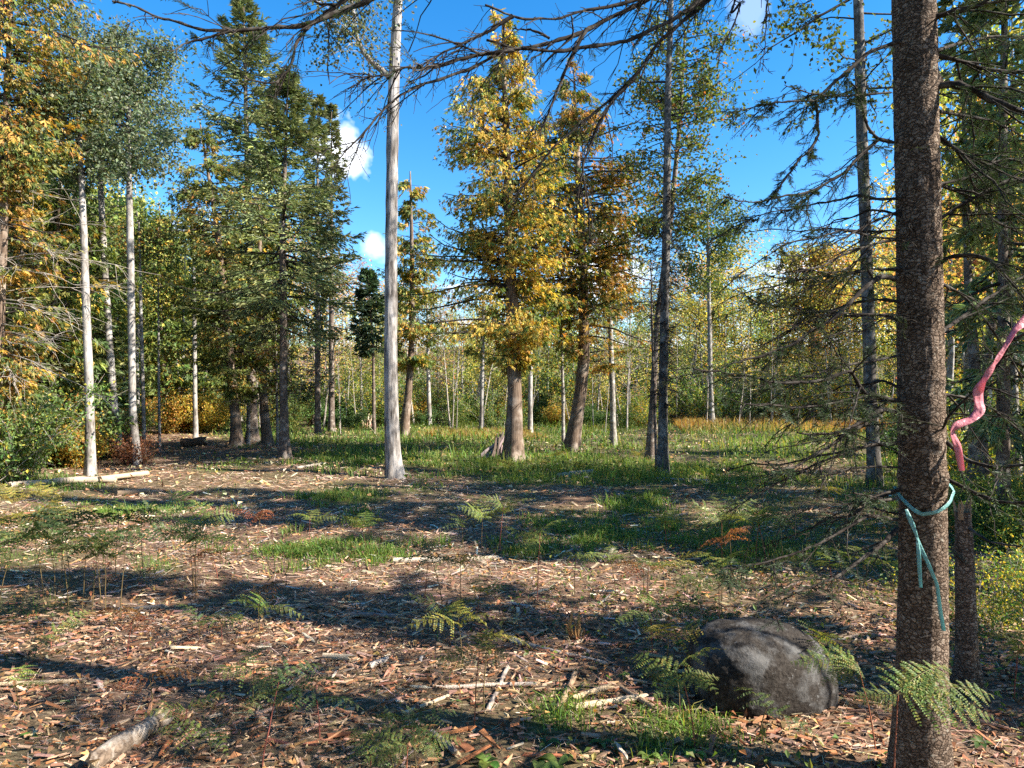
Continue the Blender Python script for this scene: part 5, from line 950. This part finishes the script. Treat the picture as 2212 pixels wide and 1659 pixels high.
def slivers(mb, rng, base, n, h, r, cols, spread=.5):
    a = rng.uniform(0, 6.28, n); st = base + np.stack([np.cos(a) * r * rng.uniform(.1, 1, n), np.sin(a) * r * rng.uniform(.1, 1, n), np.full(n, -.02)], -1)
    d = np.stack([np.cos(a) * spread * rng.random(n), np.sin(a) * spread * rng.random(n), np.ones(n)], -1); H = h * rng.uniform(.3, 1.05, n)
    tubes(mb, paths(rng, st, d, H, 5, jit=.08), (r * rng.uniform(.12, .3, n))[:, None] * np.array([[1, 1, .8, .5, .08]]), 4, pal(rng, n, cols, None, .2))
rng = np.random.default_rng(66)
for px, py, h, r, n, cols, lab in ((1245, 1396, .24, .045, 18, [(.36, .22, .09), (.28, .16, .07), (.42, .30, .16)], 'splintered brown stump in the middle foreground'), (1600, 905, 1.1, .35, 34, [(.45, .37, .28), (.34, .27, .2)], 'pale shattered stump cluster in front of the dry grass'),
                                   (790, 925, 1.0, .22, 16, [(.46, .36, .26), (.36, .26, .18)], 'split broken stump left of the aspen trunk'), (1300, 1385, .12, .05, 10, [(.30, .2, .13), (.2, .13, .09)], 'low torn stump right of the splintered stump')):
    g = ground(px, py); mb = MB(); slivers(mb, rng, np.zeros(3), n, h, r, cols); solo('stump', mb.mesh('stump', M_WOOD), lab, 'stump', tuple(g))
# heap of grey bark slabs at the foot of the golden cedar
g = ground(1080, 992); hp = thing('bark_heap', 'heap of weathered grey bark slabs against the golden cedar base', 'debris', tuple(g))
for i in range(16):
    a = np.array([rng.uniform(-.62, .15), rng.uniform(-.25, .1), .0]); e = np.array([rng.uniform(-.08, .18), rng.uniform(-.1, .1), rng.uniform(.35, .85)]) * (1 if i < 12 else .5)
    mb = MB(); tubes(mb, paths(rng, a[None], (e - a)[None], [np.linalg.norm(e - a)], 5, jit=.05), np.array([[.05, .055, .05, .04, .015]]) * rng.uniform(.5, 1), 5, pal(rng, 1, [(.25, .2, .17), (.16, .11, .09), (.33, .28, .25)], None, .2)); part('slab', mb.mesh('slab', M_WOOD), hp)

# ------------------------------------------------------------------ ferns
def frond_mesh(L, seed, cols, npin=10, npn=8, droop=.45, elev=.30, wr=.42, curl=0.0):
    rng = np.random.default_rng(seed); d0 = np.array([1.0, 0, 0]); mb = MB(); t = np.linspace(0, 1, 12)
    def rp(t): t = np.asarray(t); return np.stack([L * t * (1 - .1 * t), 0 * t + .02 * L * np.sin(3 * t + seed), L * (elev * t - droop * t ** 2)], -1)
    tubes(mb, rp(t)[None], (np.linspace(.0022, .0007, 12) * (L / .35))[None], 4, (.16, .13, .04))
    tp = np.linspace(.06, .97, npin); base = rp(tp); T = nrm(rp(tp + .01) - rp(tp - .01)); B, D_, NN, LL, WW = [], [], [], [], []
    for s in (-1, 1):
        pl = (wr * L * (1 - tp) ** .85 * np.minimum(1, .55 + 3 * tp) * rng.uniform(.7, 1.15, npin) + .012 * L) * np.where(rng.random(npin) < .07, .25, 1)
        pd = nrm(T * .42 + np.array([0, s, 0]) + np.stack([0 * tp, 0 * tp, rng.normal(-.12 - curl, .24, npin)], -1))
        u = np.linspace(.06, .98, npn)
        for k in range(npin):
            q = base[k] + pd[k] * (pl[k] * u)[:, None] + np.array([0, 0, -1]) * (pl[k] * .18 * u ** 2)[:, None]; nl = np.minimum(pl[k] * .3 * (1 - u) ** .7, .36 * .91 * L / npin) + .006 * L
            up = nrm(np.cross(T[k], pd[k]) * s); pr = np.cross(pd[k], up)
            for s2 in (-1, 1):
                B.append(q); D_.append(np.tile(pd[k] * .35, (npn, 1)) + pr * s2 + rng.normal(0, .12 + curl, (npn, 3))); NN.append(np.tile(up, (npn, 1)) + rng.normal(0, .15 + curl, (npn, 3))); LL.append(nl); WW.append(np.full(npn, pl[k] / npn * 1.15) * (1.1 - .5 * u))
    B = np.concatenate(B); C = pal(rng, len(B), cols, None, .13) * np.exp(.25 * sn(B * 14 + seed, 1, 1, 1))[:, None]
    diamonds(mb, B, np.concatenate(D_), np.concatenate(NN), np.concatenate(LL), np.concatenate(WW), C, mid=.3); return mb.mesh('frond', M_FERN)
FC = {'green': [(.12, .185, .04), (.16, .215, .048), (.10, .155, .038), (.24, .22, .05)], 'dark': [(.075, .115, .035), (.095, .14, .042), (.13, .15, .045)], 'gold': [(.26, .24, .045), (.33, .25, .05), (.20, .21, .045)], 'rust': [(.24, .09, .035), (.30, .13, .05), (.18, .07, .03)], 'lime': [(.17, .22, .045), (.22, .24, .055), (.14, .20, .045)]}
FR = {k: [frond_mesh(.42, 300 + 10 * i + j, c, curl=.35 if k == 'rust' else 0.0, droop=.8 if k == 'rust' else .5, npin=8 if k == 'dark' else 10, npn=6 if k == 'dark' else 8) for j in range(3)] for i, (k, c) in enumerate(FC.items())}
STK = {}
def stalk(h, lean, seed, colr=(.17, .10, .05), r=.0026):
    rng = np.random.default_rng(seed); mb = MB(); t = np.linspace(0, 1, 9)[:, None]; q = np.concatenate([lean[0] * t ** 1.5, lean[1] * t ** 1.5, h * t], 1); q += np.cumsum(rng.normal(0, .004 * h, (9, 3)), 0); q[0] = (0, 0, -.02)
    tubes(mb, q[None], np.linspace(r, r * .6, 9)[None], 5, colr); return mb.mesh('stalk', M_STEM, True), q[-1], q
FERNLAB = {'green': 'green', 'dark': 'dark green', 'gold': 'yellowing', 'rust': 'rust-brown withered', 'lime': 'pale lime-green'}
def fern(px, py, h, kind, label, seed, nf=3, size=1.0, az0=None, lean=None, group=None, red=False, low=None):
    rng = np.random.default_rng(seed + 4000); g = ground(px, py); t = thing('fern', label, 'fern', tuple(g), group)
    ln = lean if lean is not None else rng.normal(0, .1 * h, 2); me, top, q = stalk(h, ln, seed, (.22, .07, .05) if red else (.14, .10, .045), r=.0036); part('stalk', me, t); az0 = rng.uniform(0, 6.28) if az0 is None else az0
    for k in range(nf):
        o = part('frond', FR[kind][rng.integers(3)], t); f = .72 + .28 * ((k + 1) / nf) if nf > 1 else 1; kk = int(round(f * 8)); o.location = tuple(q[kk]); sc = size * rng.uniform(.8, 1.15) * (1.12 - .1 * k); o.scale = (sc,) * 3
        o.rotation_euler = (rng.normal(0, .30), rng.normal(-.5 if py < 1240 else -.25, .22), az0 + k * 2.2 + rng.normal(0, .3))
    return t
rng = np.random.default_rng(71)
# shaded stand of tall bracken at the left
for i in range(17):
    px, py = rng.uniform(-25, 440), rng.uniform(1238, 1335); fern(px, py, rng.uniform(.42, .62), 'dark' if rng.random() < .75 else 'green', 'dark bracken in the shaded left stand, ' + ('near row, ' if py > 1290 else 'rear row, ') + ('at the left edge', 'second quarter', 'third quarter', 'at its right end')[int(np.clip((px + 25) / 117, 0, 3))], 500 + i, 3, 1.15, group='bracken stand at the left')
for i, (px, py) in enumerate(((20, 1175), (75, 1180), (125, 1170), (40, 1130), (100, 1120))): fern(px, py, .3, 'gold', 'yellowing bracken behind the shaded stand at the left edge', 530 + i, 4, 1.0, group='yellow bracken at the left edge')
FERNS = [(668, 1175, .22, 'lime', 'small lime fern above the sunny grass patch left of centre'), (790, 1205, .24, 'lime', 'lime fern at the right end of the sunny grass patch'), (1040, 1195, .33, 'lime', 'yellow-green fern in the shade at picture centre'), (1080, 1190, .36, 'green', 'taller green fern just right of the picture centre'), (1000, 1195, .25, 'dark', 'dark fern left of the centre ferns'),
    (1135, 1205, .18, 'green', 'low bright green fern by the centre grass tuft'), (1440, 1185, .24, 'lime', 'pale fern standing left of the big lime fern'), (1450, 1175, .2, 'gold', 'yellow fern behind the pale fern'), (1610, 1225, .36, 'lime', 'big lime and rust fern at mid right'), (1655, 1215, .34, 'lime', 'lime fern touching the big lime fern'), (1690, 1205, .28, 'green', 'green fern at the right of the big lime fern'), (1580, 1235, .25, 'rust', 'rust fern low under the big lime fern'),
    (917, 1322, .30, 'dark', 'thin-stalked dark fern left of centre'), (955, 1332, .33, 'dark', 'thin-stalked dark fern right of its twin'), (995, 1318, .26, 'gold', 'thin-stalked yellowing fern at the shade edge'), (1162, 1312, .42, 'green', 'tall thin-stalked fern at the edge of the sunny strip'), (1240, 1300, .28, 'green', 'feathery fern behind the splintered stump'), (1330, 1290, .26, 'lime', 'feathery lime fern right of the splintered stump'), (1400, 1320, .28, 'green', 'green fern in the dappled right middle'), (1480, 1330, .3, 'gold', 'yellow fern behind the boulder'), (1560, 1310, .25, 'green', 'green fern over the boulder top'),
    (480, 1400, .12, 'green', 'low green fern between chips at left centre'), (560, 1380, .16, 'green', 'low green fern near the red-stemmed fern'), (430, 1395, .10, 'dark', 'low dark fern left of the low green one'), (110, 1410, .08, 'green', 'small green fern lying low at the left'), (40, 1530, .12, 'green', 'bright fern tuft at the lower left edge'), (455, 1640, .10, 'lime', 'bright lime fern frond near the bottom left'), (400, 1600, .10, 'green', 'green fern right of the short log'), (600, 1560, .14, 'dark', 'dark fern by the red fern stem'), (545, 1530, .16, 'green', 'green fern just left of the red fern stem'), (690, 1600, .14, 'dark', 'dark green fern right of the red fern stem'),
    (850, 1668, .12, 'dark', 'large dark green fern at the bottom middle'), (900, 1655, .16, 'dark', 'dark fern overlapping the bottom middle fern'), (800, 1690, .10, 'green', 'green fern cut by the bottom edge'), (1045, 1545, .34, 'gold', 'golden-tipped fern arching over the foreground chips'), (1000, 1450, .2, 'gold', 'yellow fern behind the golden-tipped fern'), (1030, 1360, .18, 'lime', 'small lime fern in the chips near centre'), (960, 1400, .16, 'green', 'small green fern near centre'), (1440, 1480, .22, 'gold', 'yellow-green fern left of the boulder'), (1410, 1430, .24, 'lime', 'lime fern at the branch pile'), (1470, 1560, .18, 'green', 'green fern at the foot of the boulder'),
    (240, 1365, .10, 'rust', 'rust-brown withered fern at left centre'), (275, 1430, .14, 'rust', 'upright rust-brown withered fern'), (330, 1530, .12, 'rust', 'rust-brown withered fern above the short log'), (560, 1165, .2, 'rust', 'rust-brown fern in the far shaded chips'), (470, 1245, .2, 'rust', 'rust stalky fern in the sunny strip'), (590, 1300, .1, 'rust', 'low rust fern at the shade edge'), (1390, 1290, .2, 'rust', 'rust fern in the dappled right middle'), (1800, 1320, .3, 'green', 'green fern left of the thick fir trunk'), (1850, 1290, .28, 'lime', 'lime fern close by the thick fir trunk'), (2160, 1330, .3, 'lime', 'lime fern right of the thinner fir'), (2190, 1500, .25, 'gold', 'yellow fern at the lower right edge'), (1930, 1270, .2, 'green', 'fern directly left of the trunk ribbon tails'),
    (1750, 1500, .25, 'green', 'fern leaning over the right face of the boulder'), (1530, 1450, .3, 'dark', 'dark arching fern in front of the boulder shade'), (1640, 1600, .12, 'dark', 'low dark fern under the boulder')]
for i, (px, py, h, k, lab) in enumerate(FERNS): fern(px, py, h * 1.25, k, lab, 600 + i, nf=3 if h > .15 else 2, size=.9 if py < 1240 else (.6 if h < .15 else .72), red=(i % 3 == 0))
for i, (px, py) in enumerate(((1045, 1012), (1088, 1010), (1100, 1018), (1060, 1008), (1180, 1015), (1200, 1000), (930, 1005), (1340, 1012), (1380, 1000), (1500, 1035), (1240, 1020), (1560, 1010), (1600, 1060), (1700, 1040), (1790, 1080))):
    fern(px, py, .16, 'gold' if i % 3 else 'lime', 'small yellow-green fern in the grass between the trees', 700 + i, 4, .8, group='small ferns in the clearing')
# red-stemmed fern in the left foreground and the bright fern in front of the fir
t = fern(566, 1672, .36, 'dark', 'tall red-stemmed dark fern rising in the left foreground', 801, 4, .8, az0=.5, lean=np.array([.05, .06]), red=True)
hi = [frond_mesh(.42, 880 + j, FC['green'], npin=13, npn=11, droop=.28, elev=.12) for j in range(3)]
def big_fern(label, x, y, h, lean, fr_, seed):
    g = np.array([x, y, gz(x, y)]); t = thing('fern', label, 'fern', tuple(g)); me, top, q = stalk(h, lean, seed, (.25, .09, .05), .0035); part('stalk', me, t)
    for j, (az, rx, ry, sc) in enumerate(fr_):
        o = part('frond', hi[j % 3], t); o.location = tuple(top); o.rotation_euler = (rx, ry, az); o.scale = (sc,) * 3
big_fern('bright green bracken spreading in front of the thick fir trunk', 1.36, 2.42, .50, (.02, .0), [(.05, .45, -.1, .98), (.5, .3, -.3, .85), (-.3, .5, .0, .8), (3.0, -.4, .0, .42)], 91)
big_fern('green bracken reaching left across the boulder face', 1.62, 3.02, .42, (-.10, -.03), [(3.0, -.5, -.05, .72), (3.7, -.4, .1, .6), (2.4, -.3, -.2, .55)], 92)
big_fern('green bracken left of the boulder at the branch pile', .82, 3.05, .30, (-.05, .0), [(2.6, -.4, -.2, .55), (.3, .4, -.1, .5), (3.8, -.4, .0, .5)], 93)
big_fern('tall arching bracken behind the boulder top', 1.15, 3.75, .55, (.0, .02), [(2.9, -.5, -.1, .65), (.4, .5, -.1, .65), (1.6, 0, -.4, .6)], 94)
big_fern('golden-green bracken in the middle foreground', -.18, 3.25, .36, (.03, .0), [(3.3, -.5, .1, .6), (-.2, .4, .05, .5), (1.4, .1, -.4, .5)], 95)
big_fern('dark bracken at the bottom middle edge', -.42, 2.72, .20, (.0, .02), [(2.8, -.4, -.1, .6), (.2, .4, -.1, .6), (3.7, -.3, .0, .5)], 96)
big_fern('big lime bracken standing in the right middle', 1.95, 6.3, .42, (.0, .0), [(2.9, -.3, -.6, 1.2), (.3, .3, -.6, 1.2), (1.6, .0, -.7, 1.1), (-1.3, .2, -.5, 1.0)], 97)
big_fern('bracken pair partner right of the big lime bracken', 2.35, 6.55, .42, (.03, .0), [(2.6, -.3, -.6, 1.1), (.1, .3, -.6, 1.1), (-1.6, .0, -.5, 1.0)], 98)

# ------------------------------------------------------------------ small leafy plants near the camera
def leafy(name, label, px, py, L, n, cols, seed, up=.6, wid=.42):
    rng = np.random.default_rng(seed); g = ground(px, py); t = thing(name, label, 'plant', tuple(g))
    for k in range(n):
        m = 9; s = np.linspace(0, 1, m); ln = L * rng.uniform(.7, 1.1); w = ln * wid * np.sin(np.pi * np.clip(s * .93 + .05, 0, 1)) ** .8; az = k * 6.283 / n + rng.normal(0, .4); upk = up * rng.uniform(.6, 1.3)
        c = np.stack([ln * s * .85, 0 * s, ln * (upk * s - (upk + .25) * .75 * s ** 2.2) + .01], -1); V = np.concatenate([c + np.stack([0 * s, w / 2, w * .22], -1), c, c - np.stack([0 * s, w / 2, -w * .22], -1)]); a = np.array([[math.cos(az), -math.sin(az), 0], [math.sin(az), math.cos(az), 0], [0, 0, 1]]); mb = MB(); i = np.arange(m - 1)
        mb.add(V @ a.T, Q=np.concatenate([np.stack([i, i + 1, i + 1 + m, i + m], -1), np.stack([i + m, i + m + 1, i + 1 + 2 * m, i + 2 * m], -1)]), C=pal(rng, 1, cols, None, .15)[0]); part('leaf', mb.mesh('leaf', M_LEAF, True), t)
LG = [(.16, .24, .045), (.12, .20, .04)]; LD = [(.06, .12, .03), (.08, .14, .035)]
for i, a in enumerate(((1055, 1648, .13, 4, LG, 'curled bright green broad leaves at the bottom middle'), (1165, 1672, .14, 5, LG, 'broad green leaves at the bottom edge right of centre'), (1205, 1655, .13, 4, LG, 'upright broad green leaves beside the bottom edge cluster'), (1180, 1610, .09, 3, LD, 'dark broad leaf below the grass tuft'), (1300, 1610, .07, 5, LG, 'small pale leaf rosette at the lower right'), (1400, 1640, .07, 6, LG, 'low leafy plant at the bottom right'), (1590, 1545, .09, 5, LD, 'dark glossy leaves at the left foot of the boulder'),
        (140, 1520, .04, 3, LG, 'tiny round green leaf at the lower left'), (60, 1590, .06, 3, LG, 'small yellow-green leaf plant at the left edge'), (1350, 1475, .06, 5, LG, 'small green leaves right of the branch pile'), (1470, 1400, .06, 6, LG, 'leafy yellow-green plant above the boulder left end'), (1380, 1560, .05, 5, LD, 'small dark plant left of the grass by the boulder'), (980, 1530, .05, 3, LD, 'small dark leaf in the foreground chips'), (300, 1580, .04, 3, LD, 'tiny dark leaf by the short log'), (2120, 1600, .08, 5, LD, 'dark leaves between the two firs'), (1500, 1640, .07, 5, LG, 'pale leaves at the bottom edge under the boulder'))):
    leafy('leafy_plant', a[5], a[0], a[1], a[2], a[3], a[4], 850 + i)
# orange torn bark flakes at the bottom middle
for i, (px, py, L, az) in enumerate(((1000, 1640, .16, 1.1), (1030, 1660, .17, .6), (975, 1610, .13, 1.9), (1060, 1625, .14, .4), (1010, 1605, .12, 2.6), (1110, 1590, .13, .8))):
    rng_ = np.random.default_rng(950 + i); mb = MB(); flakes(mb, rng_, np.zeros(1), np.zeros(1), np.array([L]), np.array([.045]), np.array([.008]), pal(rng_, 1, [(.42, .18, .07), (.36, .15, .06)], None, .15)); g = ground(px, py)
    solo('bark_flake', mb.mesh('bark_flake', M_WOOD), 'torn orange bark flake in the heap at the bottom middle', 'bark', (g[0], g[1], g[2] + .03), 'orange bark flakes', rot=(rng_.normal(0, .25), rng_.normal(0, .25), az))
# the largest splinters in the mulch
rng = np.random.default_rng(88); SPL = []
for j in range(14):
    mb = MB(); n = 7; L = 1.0; t = np.linspace(-.5, .5, n); q = np.stack([t * L, .05 * np.cumsum(rng.normal(0, .4, n)), .03 * np.cumsum(rng.normal(0, .4, n))], 1); w = np.array([.25, .8, 1, .95, .9, .7, .15]) * rng.uniform(.045, .10)
    V = np.stack([q + np.stack([0 * w, w, 0 * w], 1), q + np.stack([0 * w, .5 * w, .5 * w], 1), q + np.stack([0 * w, -.7 * w, .35 * w], 1), q + np.stack([0 * w, -w, -.1 * w], 1)], 1); i = np.arange(n - 1)[:, None] * 4; k = np.arange(4)[None]; k2 = (k + 1) % 4
    mb.add(V.reshape(-1, 3), Q=np.stack([i + k, i + k2, i + 4 + k2, i + 4 + k], -1).reshape(-1, 4), C=pal(rng, 1, CHIPC + [(.52, .42, .32), (.34, .3, .27)], None, .15)[0]); SPL.append(mb.mesh('wood_splinter', M_WOOD))
cnt = 0
while cnt < 280:
    y = math.sqrt(rng.uniform(2.6 ** 2, 8.5 ** 2)); x = rng.uniform(-.8, .8) * y
    if grass_mask(np.array([x]), np.array([y]))[0] > .6: continue
    s = min(.34, rng.lognormal(math.log(.10), .42)); az = rng.normal(.1, .5) if rng.random() < .5 else rng.uniform(0, 6.28)
    near_ = y < 4.6; side_ = 'left' if x < -.25 * y else ('right' if x > .25 * y else 'middle')
    solo('wood_splinter', SPL[rng.integers(14)], 'loose wood splinter in the ' + ('foreground' if near_ else 'farther') + ' mulch, ' + side_ + ' part', 'splinter', (x, y, gz(x, y) + rng.uniform(.012, .03)), 'wood splinters ' + ('near ' if near_ else 'far ') + side_, rot=(rng.normal(0, .3), rng.normal(0, .1), az), scale=s); cnt += 1
for o in bpy.data.objects:
    if o.parent is not None and o.name.split('.')[0] in ('branches', 'crown', 'foliage', 'stems', 'needles', 'leaves'): o['kind'] = 'stuff'
